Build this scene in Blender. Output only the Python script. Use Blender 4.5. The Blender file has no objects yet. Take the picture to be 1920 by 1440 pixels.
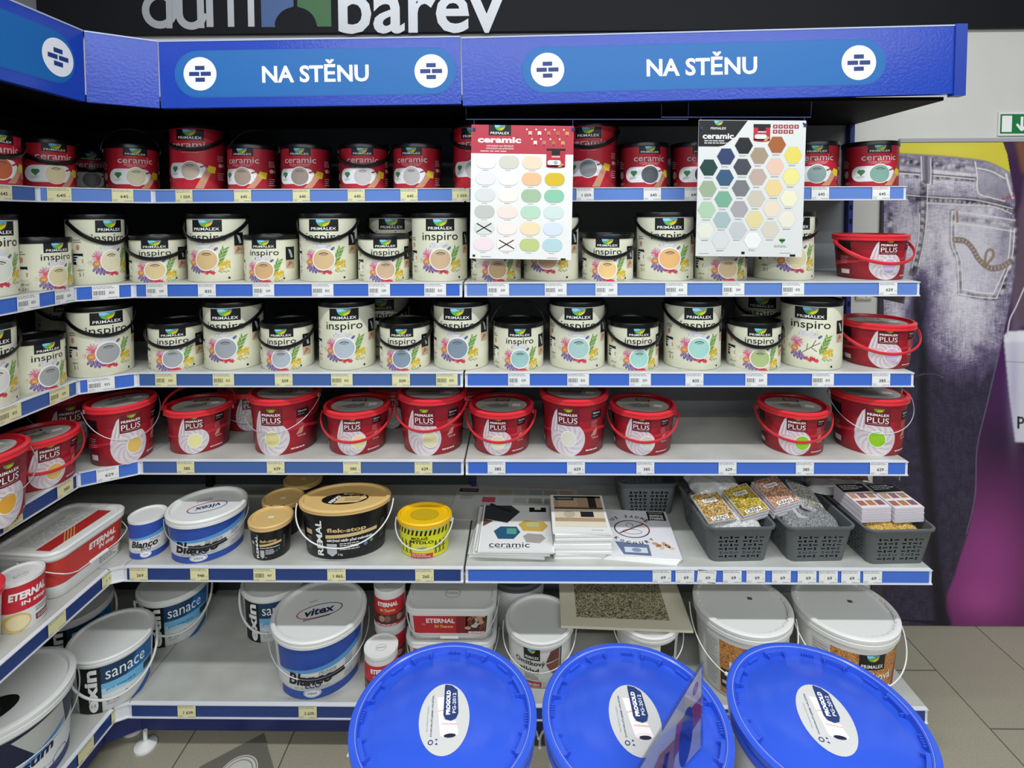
import bpy, math, random
import numpy as np
from math import sin, cos, pi, radians, atan2, asin, sqrt
from mathutils import Vector, Matrix
from mathutils.geometry import tessellate_polygon

SC = bpy.context.scene
COL = SC.collection
random.seed(7)

# ------------------------------------------------------------------ camera
CX, CY, CZ = 1.1637, -1.6039, 1.58
YAW, PIT, ROL = radians(.689), radians(2.454), radians(.226)
FPX, PY0 = 1022.2, 447.5
Fv = Vector((-sin(YAW) * cos(PIT), cos(YAW) * cos(PIT), -sin(PIT)))
R0 = Vector((cos(YAW), sin(YAW), 0)); U0 = R0.cross(Fv)
Rv = cos(ROL) * R0 - sin(ROL) * U0; Uv = sin(ROL) * R0 + cos(ROL) * U0
cam = bpy.data.cameras.new('camera'); cam_ob = bpy.data.objects.new('camera', cam); COL.objects.link(cam_ob)
cam.sensor_width = 36; cam.sensor_fit = 'HORIZONTAL'; cam.lens = FPX / 1920 * 36
cam.shift_y = -(720 - PY0) / 1920
cam.clip_start = .05
M = Matrix((Rv, Uv, -Fv)).transposed().to_4x4(); M.translation = (CX, CY, CZ)
cam_ob.matrix_world = M
SC.camera = cam_ob

def ray(px, py):
    px, py = float(px), float(py)
    return (px - 960) / FPX * Rv - (py - PY0) / FPX * Uv + Fv
def atY(px, py, Y):
    d = ray(px, py); t = (Y - CY) / d.y; return Vector((CX + d.x * t, Y, CZ + d.z * t))
def atZ(px, py, Z):
    d = ray(px, py); t = (Z - CZ) / d.z; return Vector((CX + d.x * t, CY + d.y * t, Z))
def atX(px, X):
    d = ray(px, 600); t = (X - CX) / d.x; return CY + d.y * t
def xAt(px, Y, Z):                       # world X whose image column is px, at given Y and Z
    a, b = (px - 960) / FPX, None
    # (P-C).R = a*(P-C).F  -> linear in X
    dy, dz = Y - CY, Z - CZ
    k = a * (Fv.y * dy + Fv.z * dz) - (Rv.y * dy + Rv.z * dz)
    return CX + k / (Rv.x - a * Fv.x)

# ------------------------------------------------------------------ world, lights, exposure
w = bpy.data.worlds.new('room_light'); SC.world = w; w.use_nodes = True
w.node_tree.nodes['Background'].inputs[0].default_value = (.80, .88, 1, 1)
w.node_tree.nodes['Background'].inputs[1].default_value = .11
SC.view_settings.view_transform = 'Standard'; SC.view_settings.look = 'None'
SC.view_settings.gamma = 1; SC.view_settings.use_curve_mapping = False
SC.view_settings.exposure = 0.2
def tube_light(name, loc, sx, sy, power, col=(.93, .97, 1)):
    l = bpy.data.lights.new(name, 'AREA'); l.shape = 'RECTANGLE'; l.size = sx; l.size_y = sy
    l.energy = power; l.color = col
    o = bpy.data.objects.new(name, l); o.location = loc; COL.objects.link(o); return o
tube_light('ceiling_tube_light', (1.5, -1.15, 3.15), 4.2, .12, 66)
tube_light('ceiling_tube_light', (1.9, -3.3, 3.15), 5.6, .14, 100)
tube_light('ceiling_tube_light', (1.9, -4.7, 3.15), 5.6, .14, 90)

# ------------------------------------------------------------------ materials
def lin(c):
    return tuple(((x / 255) / 12.92 if x / 255 <= .04045 else ((x / 255 + .055) / 1.055) ** 2.4) for x in c)
def hx(h):
    return lin((int(h[0:2], 16), int(h[2:4], 16), int(h[4:6], 16)))
MATS = {}
def mat(name, hexc, rough=.5, metal=0, spec=.5, noise=None, bump=None, coat=0):
    if name in MATS: return MATS[name]
    m = bpy.data.materials.new(name); m.use_nodes = True; nt = m.node_tree; b = nt.nodes['Principled BSDF']
    c = hx(hexc) if isinstance(hexc, str) else hexc
    b.inputs['Base Color'].default_value = (*c, 1); b.inputs['Roughness'].default_value = rough
    b.inputs['Metallic'].default_value = metal; b.inputs['Specular IOR Level'].default_value = spec
    if coat: b.inputs['Coat Weight'].default_value = coat; b.inputs['Coat Roughness'].default_value = .1
    tc = nt.nodes.new('ShaderNodeTexCoord')
    if noise:                       # (scale, amount, dark colour)
        n = nt.nodes.new('ShaderNodeTexNoise'); n.inputs['Scale'].default_value = noise[0]; n.inputs['Detail'].default_value = 6
        r = nt.nodes.new('ShaderNodeValToRGB'); r.color_ramp.elements[0].position = .5 - noise[1]; r.color_ramp.elements[1].position = .5 + noise[1]
        r.color_ramp.elements[0].color = (*hx(noise[2]), 1); r.color_ramp.elements[1].color = (*c, 1)
        nt.links.new(tc.outputs['Object'], n.inputs['Vector']); nt.links.new(n.outputs[0], r.inputs[0]); nt.links.new(r.outputs[0], b.inputs['Base Color'])
    if bump:                        # (scale, strength, distance)
        n = nt.nodes.new('ShaderNodeTexNoise'); n.inputs['Scale'].default_value = bump[0]; n.inputs['Detail'].default_value = 3
        bp = nt.nodes.new('ShaderNodeBump'); bp.inputs['Strength'].default_value = bump[1]; bp.inputs['Distance'].default_value = bump[2]
        nt.links.new(tc.outputs['Object'], n.inputs['Vector']); nt.links.new(n.outputs[0], bp.inputs['Height']); nt.links.new(bp.outputs[0], b.inputs['Normal'])
    MATS[name] = m; return m
K = lambda h: mat('ink_' + h, h, .45)
WHITE = K('f4f4f2'); BLACK = K('0c0c0e')

def speck(name, cols, scale, rough=.6):
    if name in MATS: return MATS[name]
    m = bpy.data.materials.new(name); m.use_nodes = True; nt = m.node_tree; b = nt.nodes['Principled BSDF']
    b.inputs['Roughness'].default_value = rough
    tc = nt.nodes.new('ShaderNodeTexCoord'); v = nt.nodes.new('ShaderNodeTexVoronoi'); v.inputs['Scale'].default_value = scale
    s = nt.nodes.new('ShaderNodeSeparateColor'); r = nt.nodes.new('ShaderNodeValToRGB'); r.color_ramp.interpolation = 'CONSTANT'
    e = r.color_ramp.elements
    while len(e) < len(cols): e.new(.5)
    for i, c in enumerate(cols): e[i].position = i / len(cols); e[i].color = (*hx(c), 1)
    bp = nt.nodes.new('ShaderNodeBump'); bp.inputs['Strength'].default_value = .6; bp.inputs['Distance'].default_value = .002
    nt.links.new(tc.outputs['Object'], v.inputs['Vector']); nt.links.new(v.outputs['Color'], s.inputs[0]); nt.links.new(s.outputs[0], r.inputs[0])
    nt.links.new(r.outputs[0], b.inputs['Base Color']); nt.links.new(v.outputs['Distance'], bp.inputs['Height']); bp.invert = True
    nt.links.new(bp.outputs[0], b.inputs['Normal'])
    MATS[name] = m; return m

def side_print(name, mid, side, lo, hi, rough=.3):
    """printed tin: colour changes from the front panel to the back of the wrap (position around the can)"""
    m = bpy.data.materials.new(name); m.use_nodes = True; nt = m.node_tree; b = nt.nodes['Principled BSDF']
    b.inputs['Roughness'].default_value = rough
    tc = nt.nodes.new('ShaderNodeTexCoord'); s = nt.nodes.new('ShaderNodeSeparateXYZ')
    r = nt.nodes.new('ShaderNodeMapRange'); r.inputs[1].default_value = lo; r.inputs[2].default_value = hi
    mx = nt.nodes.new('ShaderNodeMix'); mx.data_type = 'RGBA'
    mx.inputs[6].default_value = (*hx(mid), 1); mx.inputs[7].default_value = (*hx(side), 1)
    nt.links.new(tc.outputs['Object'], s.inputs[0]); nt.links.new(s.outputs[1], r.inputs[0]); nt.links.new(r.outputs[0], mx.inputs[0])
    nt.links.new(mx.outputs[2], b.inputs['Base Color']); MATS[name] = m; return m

m_cream = mat('cream_tin', 'efecd4', .38, noise=(9, .25, 'e2e4ca'))
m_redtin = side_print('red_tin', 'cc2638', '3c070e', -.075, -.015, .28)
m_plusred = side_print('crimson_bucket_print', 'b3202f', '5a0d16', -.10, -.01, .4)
m_blackpl = mat('black_plastic', '0b0b0d', .3)
m_redpl = mat('red_plastic', 'e8343f', .33)
m_redpl_d = mat('red_lid_top', 'b81826', .35)
m_whitepl = mat('white_plastic', 'e9e9e5', .38)
m_whitebody = mat('white_bucket_wall', 'e2e2de', .42)
m_greypl = mat('grey_plastic', '5d6162', .5)
m_wire = mat('galvanised_wire', 'c9ccd0', .3, .6)
m_whitewire = mat('white_wire', 'e6e6e2', .4)
m_shelf = mat('shelf_white_enamel', 'c9c9c2', .5, noise=(9, .3, 'a9a9a1'))
m_railw = mat('rail_white_edge', 'dfe2e8', .35)
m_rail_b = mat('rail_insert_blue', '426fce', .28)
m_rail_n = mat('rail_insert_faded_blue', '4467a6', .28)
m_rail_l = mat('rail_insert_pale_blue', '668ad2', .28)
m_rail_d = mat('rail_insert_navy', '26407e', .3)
m_navy = mat('navy_steel', '1c2864', .4)
m_backd = mat('back_panel_deep_shade', '383c3e', .5)  # pale panel; the deep shade inside the left bays is put into its colour
m_backl = mat('back_panel_half_shade', '8a8d90', .5)  # white panel toned grey for the shade behind the shelves; brackets share it
m_head = mat('blue_header_film', '2044b0', .22, bump=(120, .25, .002))
m_paper = mat('white_paper', 'f0f0ec', .55)
m_papery = mat('yellow_paper', 'e9e3ae', .55)
m_blue_lid = mat('blue_lid_plastic', '3056cc', .2)
m_clear = bpy.data.materials.new('clear_plastic'); m_clear.use_nodes = True
_nt = m_clear.node_tree; _nt.nodes.remove(_nt.nodes['Principled BSDF'])
_t = _nt.nodes.new('ShaderNodeBsdfTransparent'); _t.inputs[0].default_value = (.9, .92, .95, 1)
_g = _nt.nodes.new('ShaderNodeBsdfGlossy'); _g.inputs['Roughness'].default_value = .08
_m = _nt.nodes.new('ShaderNodeMixShader'); _m.inputs[0].default_value = .14
_nt.links.new(_t.outputs[0], _m.inputs[1]); _nt.links.new(_g.outputs[0], _m.inputs[2]); _nt.links.new(_m.outputs[0], _nt.nodes['Material Output'].inputs[0])

# ------------------------------------------------------------------ object helpers
def mesh(name, v, f, mats, mi=None, smooth=False, angle=35):
    me = bpy.data.meshes.new(name); me.from_pydata([tuple(p) for p in v], [], f)
    for m in (mats if isinstance(mats, (list, tuple)) else [mats]): me.materials.append(m)
    if mi: me.polygons.foreach_set('material_index', mi)
    if smooth:
        me.polygons.foreach_set('use_smooth', [True] * len(me.polygons)); me.set_sharp_from_angle(angle=radians(angle))
    me.update(); return me
def ob(name, me, parent=None, loc=(0, 0, 0), rz=0):
    o = bpy.data.objects.new(name, me); COL.objects.link(o); o.location = loc; o.rotation_euler = (0, 0, rz)
    if parent: o.parent = parent
    return o
def tag(o, label, cat, group=None, kind=None):
    o['label'] = label; o['category'] = cat
    if group: o['group'] = group
    if kind: o['kind'] = kind
    return o
def struct(o): o['kind'] = 'structure'; return o

class MB:
    def __init__(s): s.v = []; s.f = []; s.m = []; s.mats = []
    def mi(s, m):
        if m not in s.mats: s.mats.append(m)
        return s.mats.index(m)
    def face(s, pts, m):
        n = len(s.v); s.v += [tuple(p) for p in pts]; s.f.append(list(range(n, n + len(pts)))); s.m.append(s.mi(m))
    def box(s, x0, x1, y0, y1, z0, z1, m, T=None):
        P = [Vector(p) for p in ((x0, y0, z0), (x1, y0, z0), (x1, y1, z0), (x0, y1, z0), (x0, y0, z1), (x1, y0, z1), (x1, y1, z1), (x0, y1, z1))]
        if T: P = [T @ p for p in P]
        n = len(s.v); s.v += [tuple(p) for p in P]; k = s.mi(m)
        for q in ((3, 2, 1, 0), (4, 5, 6, 7), (0, 1, 5, 4), (1, 2, 6, 5), (2, 3, 7, 6), (3, 0, 4, 7)):
            s.f.append([n + i for i in q]); s.m.append(k)
    def prism(s, poly, z0, z1, m):          # poly CCW seen from above
        n = len(s.v); N = len(poly); k = s.mi(m)
        s.v += [(x, y, z0) for x, y in poly] + [(x, y, z1) for x, y in poly]
        s.f += [[n + i for i in range(N)][::-1], [n + N + i for i in range(N)]]; s.m += [k, k]
        for i in range(N): s.f.append([n + i, n + (i + 1) % N, n + N + (i + 1) % N, n + N + i]); s.m.append(k)
    def loft(s, rings, m, cap0=True, cap1=True):
        N = len(rings[0]); n = len(s.v); k = s.mi(m)
        for r in rings: s.v += [tuple(p) for p in r]
        for j in range(len(rings) - 1):
            for i in range(N):
                a = n + j * N + i; b = n + j * N + (i + 1) % N
                s.f.append([a, b, b + N, a + N]); s.m.append(k)
        if cap0: s.f.append([n + i for i in range(N)][::-1]); s.m.append(k)
        if cap1: s.f.append([n + (len(rings) - 1) * N + i for i in range(N)]); s.m.append(k)
    def tube(s, path, r, m, n=8, r2=None, closed=False):
        """sweep; cross-section r across (horizontal) and r2 along the binormal"""
        r2 = r2 or r; rings = []; P = [Vector(p) for p in path]
        prevN = None
        for i, p in enumerate(P):
            t = (P[min(i + 1, len(P) - 1)] - P[max(i - 1, 0)]).normalized()
            if prevN is None:
                up = Vector((0, 0, 1)) if abs(t.z) < .9 else Vector((1, 0, 0)); prevN = t.cross(up).normalized()
            N_ = (prevN - t * prevN.dot(t)).normalized(); B = t.cross(N_); prevN = N_
            rings.append([p + N_ * (r * cos(a)) + B * (r2 * sin(a)) for a in [2 * pi * q / n for q in range(n)]])
        s.loft(rings, m, True, True)
    def mesh(s, name, smooth=False, angle=35): return mesh(name, s.v, s.f, s.mats, s.m, smooth, angle)

# ------------------------------------------------------------------ plan outlines and vessels
def outline(kind, a, b=None, r=.03, N=120):
    """closed CCW outline starting at the front centre (0,-b); returns pts, normals, arc lengths"""
    b = b or a; P = []
    if kind == 'rrect':
        hw, hd = a - r, b - r; segs = []
        seq = [((0, -b), (hw, -b)), ('c', (hw, -hd), -pi / 2), ((a, -hd), (a, hd)), ('c', (hw, hd), 0), ((hw, b), (-hw, b)),
               ('c', (-hw, hd), pi / 2), ((-a, hd), (-a, -hd)), ('c', (-hw, -hd), pi), ((-hw, -b), (0, -b))]
        for q in seq:
            if q[0] == 'c':
                for i in range(8): t = q[2] + pi / 2 * i / 8; P.append((q[1][0] + r * cos(t), q[1][1] + r * sin(t)))
            else:
                (x0, y0), (x1, y1) = q; n = max(2, int(math.hypot(x1 - x0, y1 - y0) / .012))
                for i in range(n): P.append((x0 + (x1 - x0) * i / n, y0 + (y1 - y0) * i / n))
    else:
        for i in range(N):
            t = -pi / 2 + 2 * pi * i / N; P.append((a * cos(t), b * sin(t)))
    return P
class Vessel:
    def __init__(s, P, H, taper=1.0):       # taper: bottom scale / top scale
        s.P = P; s.H = H; s.k = taper; n = len(P)
        L = [0]
        for i in range(n): L.append(L[-1] + math.dist(P[i], P[(i + 1) % n]))
        s.L = L; s.tot = L[-1]
    def sc(s, z): return s.k + (1 - s.k) * z / s.H
    def ring(s, z, scale=1, off=0):
        c = s.sc(min(max(z, 0), s.H)) * scale; out = []; n = len(s.P)
        for i, (x, y) in enumerate(s.P):
            if off:
                (x0, y0), (x1, y1) = s.P[i - 1], s.P[(i + 1) % n]; nx, ny = (y1 - y0), -(x1 - x0); l = math.hypot(nx, ny)
                out.append((x * c + nx / l * off, y * c + ny / l * off, z))
            else: out.append((x * c, y * c, z))
        return out
    def surf(s, u, z, off):
        t = u % s.tot; n = len(s.P); i = int(np.searchsorted(s.L, t, 'right')) - 1; i = min(i, n - 1)
        f = (t - s.L[i]) / max(1e-9, s.L[i + 1] - s.L[i]); A = s.P[i]; B = s.P[(i + 1) % n]
        A0 = s.P[i - 1]; B1 = s.P[(i + 2) % n]
        x, y = A[0] + (B[0] - A[0]) * f, A[1] + (B[1] - A[1]) * f
        na = (B[1] - A0[1], A0[0] - B[0]); nb = (B1[1] - A[1], A[0] - B1[0])
        nx, ny = na[0] * (1 - f) + nb[0] * f, na[1] * (1 - f) + nb[1] * f; l = math.hypot(nx, ny)
        # chord of the drawn polygon sits inside the true curve, so the print is lifted a little more
        c = s.sc(z); return (x * c + nx / l * off, y * c + ny / l * off, z)
    def body(s, name, m, lip=0):
        b = MB(); r = [s.ring(0, .97), s.ring(.003, 1)] + [s.ring(s.H * t, 1) for t in (.25, .5, .75)] + [s.ring(s.H - .001, 1), s.ring(s.H - .001, .98), s.ring(s.H * .88, .97)]
        b.loft(r, m); return b.mesh(name, True, 50)

# ------------------------------------------------------------------ printed artwork
TXT = {}
def text_tris(t, bold, shear):
    k = (t, bold, shear)
    if k not in TXT:
        c = bpy.data.curves.new('lettering', 'FONT'); c.body = t; c.size = 1; c.offset = bold; c.shear = shear; c.resolution_u = 3
        if t == 'PRIMALEX': c.space_character = 1.07
        o = bpy.data.objects.new('lettering', c); COL.objects.link(o)
        dg = bpy.context.evaluated_depsgraph_get(); me = bpy.data.meshes.new_from_object(o.evaluated_get(dg))
        V = [(v.co.x, v.co.y) for v in me.vertices]; Fs = [list(p.vertices) for p in me.polygons]
        bpy.data.objects.remove(o); bpy.data.curves.remove(c); bpy.data.meshes.remove(me)
        xs = [v[0] for v in V]; ys = [v[1] for v in V]
        TXT[k] = (V, Fs, (min(xs), max(xs), min(ys), max(ys)))
    return TXT[k]
class Art:
    def __init__(s): s.q = []
    def poly(s, pts, m, L=0, convex=False):
        if convex or len(pts) == 3: s.q.append((pts, m, L))
        else:
            for t in tessellate_polygon([[Vector((x, y, 0)) for x, y in pts]]): s.q.append(([pts[i] for i in t], m, L))
    def rect(s, x0, x1, y0, y1, m, L=0): s.q.append(([(x0, y0), (x1, y0), (x1, y1), (x0, y1)], m, L))
    def ell(s, cx, cy, a, b, m, L=0, rot=0, t0=0, t1=360, n=20):
        full = t1 - t0 >= 360; N = n if full else n + 1; c, d = cos(radians(rot)), sin(radians(rot)); P = []
        for i in range(N):
            t = radians(t0 + (t1 - t0) * i / n); x, y = a * cos(t), b * sin(t); P.append((cx + x * c - y * d, cy + x * d + y * c))
        s.q.append((P, m, L))
    def ring(s, cx, cy, a, b, th, m, L=0, t0=0, t1=360, n=28):
        for i in range(n):
            p, q = radians(t0 + (t1 - t0) * i / n), radians(t0 + (t1 - t0) * (i + 1) / n)
            s.q.append(([(cx + a * cos(p), cy + b * sin(p)), (cx + (a + th) * cos(p), cy + (b + th) * sin(p)),
                         (cx + (a + th) * cos(q), cy + (b + th) * sin(q)), (cx + a * cos(q), cy + b * sin(q))], m, L))
    def pill(s, x0, x1, y0, y1, m, L=0):
        r = (y1 - y0) / 2; cy = (y0 + y1) / 2
        P = [(x1 - r + r * cos(t), cy + r * sin(t)) for t in [-pi / 2 + pi * i / 14 for i in range(15)]]
        P += [(x0 + r + r * cos(t), cy + r * sin(t)) for t in [pi / 2 + pi * i / 14 for i in range(15)]]
        s.q.append((P, m, L))
    def line(s, p, q, w, m, L=0):
        dx, dy = q[0] - p[0], q[1] - p[1]; l = math.hypot(dx, dy) or 1; nx, ny = -dy / l * w / 2, dx / l * w / 2
        s.q.append(([(p[0] - nx, p[1] - ny), (q[0] - nx, q[1] - ny), (q[0] + nx, q[1] + ny), (p[0] + nx, p[1] + ny)], m, L))
    def pline(s, P, w, m, L=0):
        for a, b in zip(P, P[1:]): s.line(a, b, w, m, L)
    def text(s, t, cx, cy, w, m, h=None, L=1, bold=0, shear=0, rot=0, anchor='c'):
        V, Fs, (x0, x1, y0, y1) = text_tris(t, bold, shear)
        k = w / (x1 - x0); ky = h / (y1 - y0) if h else k; c, d = cos(radians(rot)), sin(radians(rot))
        def T(i):
            x, y = (V[i][0] - (x0 + x1) / 2) * k, (V[i][1] - (y0 + y1) / 2) * ky
            return (cx + x * c - y * d, cy + x * d + y * c)
        for f in Fs: s.q.append(([T(i) for i in f], m, L))
    def lines(s, x0, x1, y0, y1, n, m, L=1, th=.35):     # small print read as lines of text
        rnd = random.Random(int((x0 + y0) * 1e5)); dy = (y1 - y0) / n
        for i in range(n):
            y = y1 - (i + .5) * dy; x = x0; e = x1 - (x1 - x0) * .3 * rnd.random()
            while x < e:
                wd = min(e - x, (x1 - x0) * (.08 + .15 * rnd.random())); s.rect(x, x + wd, y - dy * th / 2, y + dy * th / 2, m, L); x += wd + (x1 - x0) * .03
    def build(s, name, f, cut=None, base=.0005, step=.00022):
        V = []; idx = {}; F = []; MI = []; mats = []
        def vid(p):
            k = (round(p[0], 6), round(p[1], 6), round(p[2], 6))
            if k not in idx: idx[k] = len(V); V.append(p)
            return idx[k]
        for pts, m, L in s.q:
            a = sum(pts[i - 1][0] * pts[i][1] - pts[i][0] * pts[i - 1][1] for i in range(len(pts)))
            if a < 0: pts = pts[::-1]
            if m not in mats: mats.append(m)
            pieces = [pts]
            if cut:
                u0, u1 = min(p[0] for p in pts), max(p[0] for p in pts); pieces = []
                i0, i1 = math.floor(u0 / cut + 1e-6), math.ceil(u1 / cut - 1e-6)
                for i in range(i0, max(i1, i0 + 1)):
                    q = clip(clip(pts, i * cut, 1), (i + 1) * cut, -1)
                    if len(q) >= 3: pieces.append(q)
            off = base + step * L; mi = mats.index(m)
            for q in pieces:
                ids = []
                for p in q:
                    j = vid(f(p[0], p[1], off))
                    if not ids or (j != ids[-1] and j != ids[0]): ids.append(j)
                if len(set(ids)) >= 3 and len(set(ids)) == len(ids): F.append(ids); MI.append(mi)
        return mesh(name, V, F, mats, MI, bool(cut), 60)
def clip(P, c, sg):
    out = []; n = len(P)
    for i in range(n):
        a, b = P[i - 1], P[i]; da, db = sg * (a[0] - c), sg * (b[0] - c)
        if (da >= 0) != (db >= 0):
            t = da / (da - db); out.append((c, a[1] + (b[1] - a[1]) * t))
        if db >= 0: out.append(b)
    return out
FLATF = lambda u, v, o: (u, -o, v)          # vertical sheet facing -Y
FLATT = lambda u, v, o: (u, v, o)           # lying sheet facing up

def logo(A, cx, top, w, h, L=0):            # black panel with round landscape mark and white name
    A.rect(cx - w / 2, cx + w / 2, top - h, top, BLACK, L)
    r = w * .24; my = top - h * .02
    P = lambda a0, a1, sx=1, sy=1: [(cx + r * sx * cos(radians(a)), my + r * sy * 1.05 * sin(radians(a))) for a in np.linspace(a0, a1, 13)]
    A.poly(P(180, 360), K('3fa0d8'), L + 1, True)
    A.poly([(cx - r, my), (cx - r * .2, my), (cx + r * .25, my - r * .3), (cx - r * .5, my - r * .45), (cx - r * .93, my - r * .35)], K('8fd0ee'), L + 2)
    A.poly([(cx - r * .8, my - r * .62), (cx - r * .2, my - r * .35), (cx + r * .35, my - r * .2), (cx + r, my - r * .1), (cx + r * .75, my - r * .7), (cx + r * .2, my - r * 1.02), (cx - r * .4, my - r * .95)], K('6fb02c'), L + 2)
    A.poly([(cx - r * .1, my - r * .75), (cx + r * .9, my - r * .3), (cx + r * .7, my - r * .72), (cx + r * .1, my - r)], K('e6c31d'), L + 3)
    A.ell(cx + r * .5, my - r * .3, r * .22, r * .1, K('d2562a'), L + 3)
    A.text('PRIMALEX', cx, top - h * .77, w * .84, WHITE, h=h * .235, L=L + 1, bold=.016)

def floral(A, cx, cy, s, L=0, branch=False):
    rnd = random.Random(11)
    for i in range(26):                    # pale wash and splashes
        a = radians(55 + 130 * rnd.random()); r = s * (1.1 + .7 * rnd.random()); q = s * (.08 + .2 * rnd.random())
        A.ell(cx + 1.1 * r * cos(a) - .1 * s, cy + r * sin(a), q, q * .8, K(['dcd9e2', 'd3dbe6', 'e6dade', 'dedcc6', 'e3d9b8'][i % 5]), L, rot=rnd.random() * 180, n=8)
    fx, fy = cx - 1.25 * s, cy + .42 * s
    for i in range(13): a = i * .49; A.ell(fx + .34 * s * cos(a), fy + .34 * s * sin(a), .32 * s, .085 * s, K(['dd86a6', 'd9707c', 'e6aac0', 'c9aecb', 'e08890'][i % 5]), L + 1, rot=math.degrees(a), n=8)
    A.ell(fx - .02 * s, fy - .12 * s, .2 * s, .2 * s, K('e0625a'), L + 2, n=9)
    A.ell(cx - 1.45 * s, cy - .28 * s, .38 * s, .33 * s, K('d4874e'), L + 2, n=12); A.ell(cx - 1.42 * s, cy - .26 * s, .22 * s, .17 * s, K('ecab5c'), L + 3, n=10)
    for i, (x, y, r) in enumerate(((-1.62, -.72, 55), (-1.38, -.92, 68), (-1.1, -1.02, 85), (-.82, -1.08, 100), (-.6, -1.0, 120), (-1.0, -.7, 60))):
        A.ell(cx + x * s, cy + y * s, .34 * s, .135 * s, K('6a5484' if i % 2 else '80609a'), L + 2, rot=r, n=10); A.ell(cx + x * s, cy + (y + .05) * s, .2 * s, .06 * s, K('a68cba'), L + 3, rot=r, n=8)
    for x, y in ((-.3, -1.14), (.02, -1.3), (.35, -1.2), (.6, -1.32), (.15, -1.1)):
        for i in range(5): A.ell(cx + (x + .12 * cos(i * 1.26)) * s, cy + (y + .12 * sin(i * 1.26)) * s, .11 * s, .065 * s, K('cf3a48'), L + 2, rot=i * 72, n=7)
    for i in range(9):                     # green leaves rising right
        t = i / 8; x, y = 1.05 + .62 * t, -.45 + 1.5 * t
        for sg in (-1, 1): A.ell(cx + (x + sg * .17) * s, cy + (y + .06) * s, .30 * s, .065 * s, K(['6a9c4a', '8fbb5c', '4e8a48', 'b0c878'][i % 4]), L + 2, rot=60 - sg * 34, n=8)
    for i in range(30):                    # yellow sprigs
        t = rnd.random(); x, y = 1.15 + 1.0 * t, -1.0 + .75 * rnd.random() + .15 * t; A.ell(cx + x * s, cy + y * s, .2 * s, .07 * s, K(['ecc034', 'e0a828', 'f2d858', 'c2bf3e', 'f0c94a'][i % 5]), L + 3 + i % 2, rot=rnd.random() * 90 + 10, n=7)
    for i in range(8): A.ell(cx + (1.1 + .13 * i) * s, cy - (1.15 + .07 * (i % 3)) * s, .075 * s, .05 * s, K('7aa83c'), L + 2, n=6)
    A.ell(cx + .9 * s, cy + 1.1 * s, .2 * s, .13 * s, K('66749c'), L + 2, rot=40, n=8); A.ell(cx + .78 * s, cy + 1.0 * s, .1 * s, .1 * s, K('49587f'), L + 3, n=7)
    if branch:
        for a, b in (((-.8, -.7), (.2, .1)), ((.2, .1), (.9, .5)), ((-.3, -.3), (-.2, .35)), ((.1, 0), (.6, -.4)), ((.2, .1), (.5, .75))):
            A.line((cx + a[0] * s, cy + a[1] * s), (cx + b[0] * s, cy + b[1] * s), .05 * s, K('4a2c22'), L + 2)

def side_info(A, u, v, big):                # left info panel of the cream cans
    A.rect(u - .03, u + .004, v - .002, v + .03, BLACK, 0); A.lines(u - .027, u - .005, v + .004, v + .026, 3, WHITE, 1)
    A.ell(u - .004, v + .008, .015, .015, K('ecebe4'), 2); A.rect(u, u + .005, v + .002, v + .014, K('cfae3a'), 3)
    A.text('~60m²' if big else '~30 m²', u - .006, v - .018, .026, K('40403c'), L=1); A.text('5 l' if big else '2,5 l', u - .003, v - .031, .014, K('40403c'), L=1)
    A.ell(u - .012, v + .048, .006, .008, K('c98a80'), 1); A.lines(u - .026, u, v + .06, v + .072, 2, K('5a5a54'), 1)
def side_photo(A, u, v):
    A.rect(u, u + .033, v + .026, v + .066, BLACK, 0); A.poly([(u + .008, v + .06), (u + .018, v + .056), (u + .026, v + .034), (u + .018, v + .032)], K('b9c2cc'), 1)
    A.rect(u, u + .033, v, v + .026, K('cbb49a'), 0); A.poly([(u + .003, v + .003), (u + .02, v + .014), (u + .03, v + .01), (u + .012, v + .024)], K('b0714e'), 1)

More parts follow.
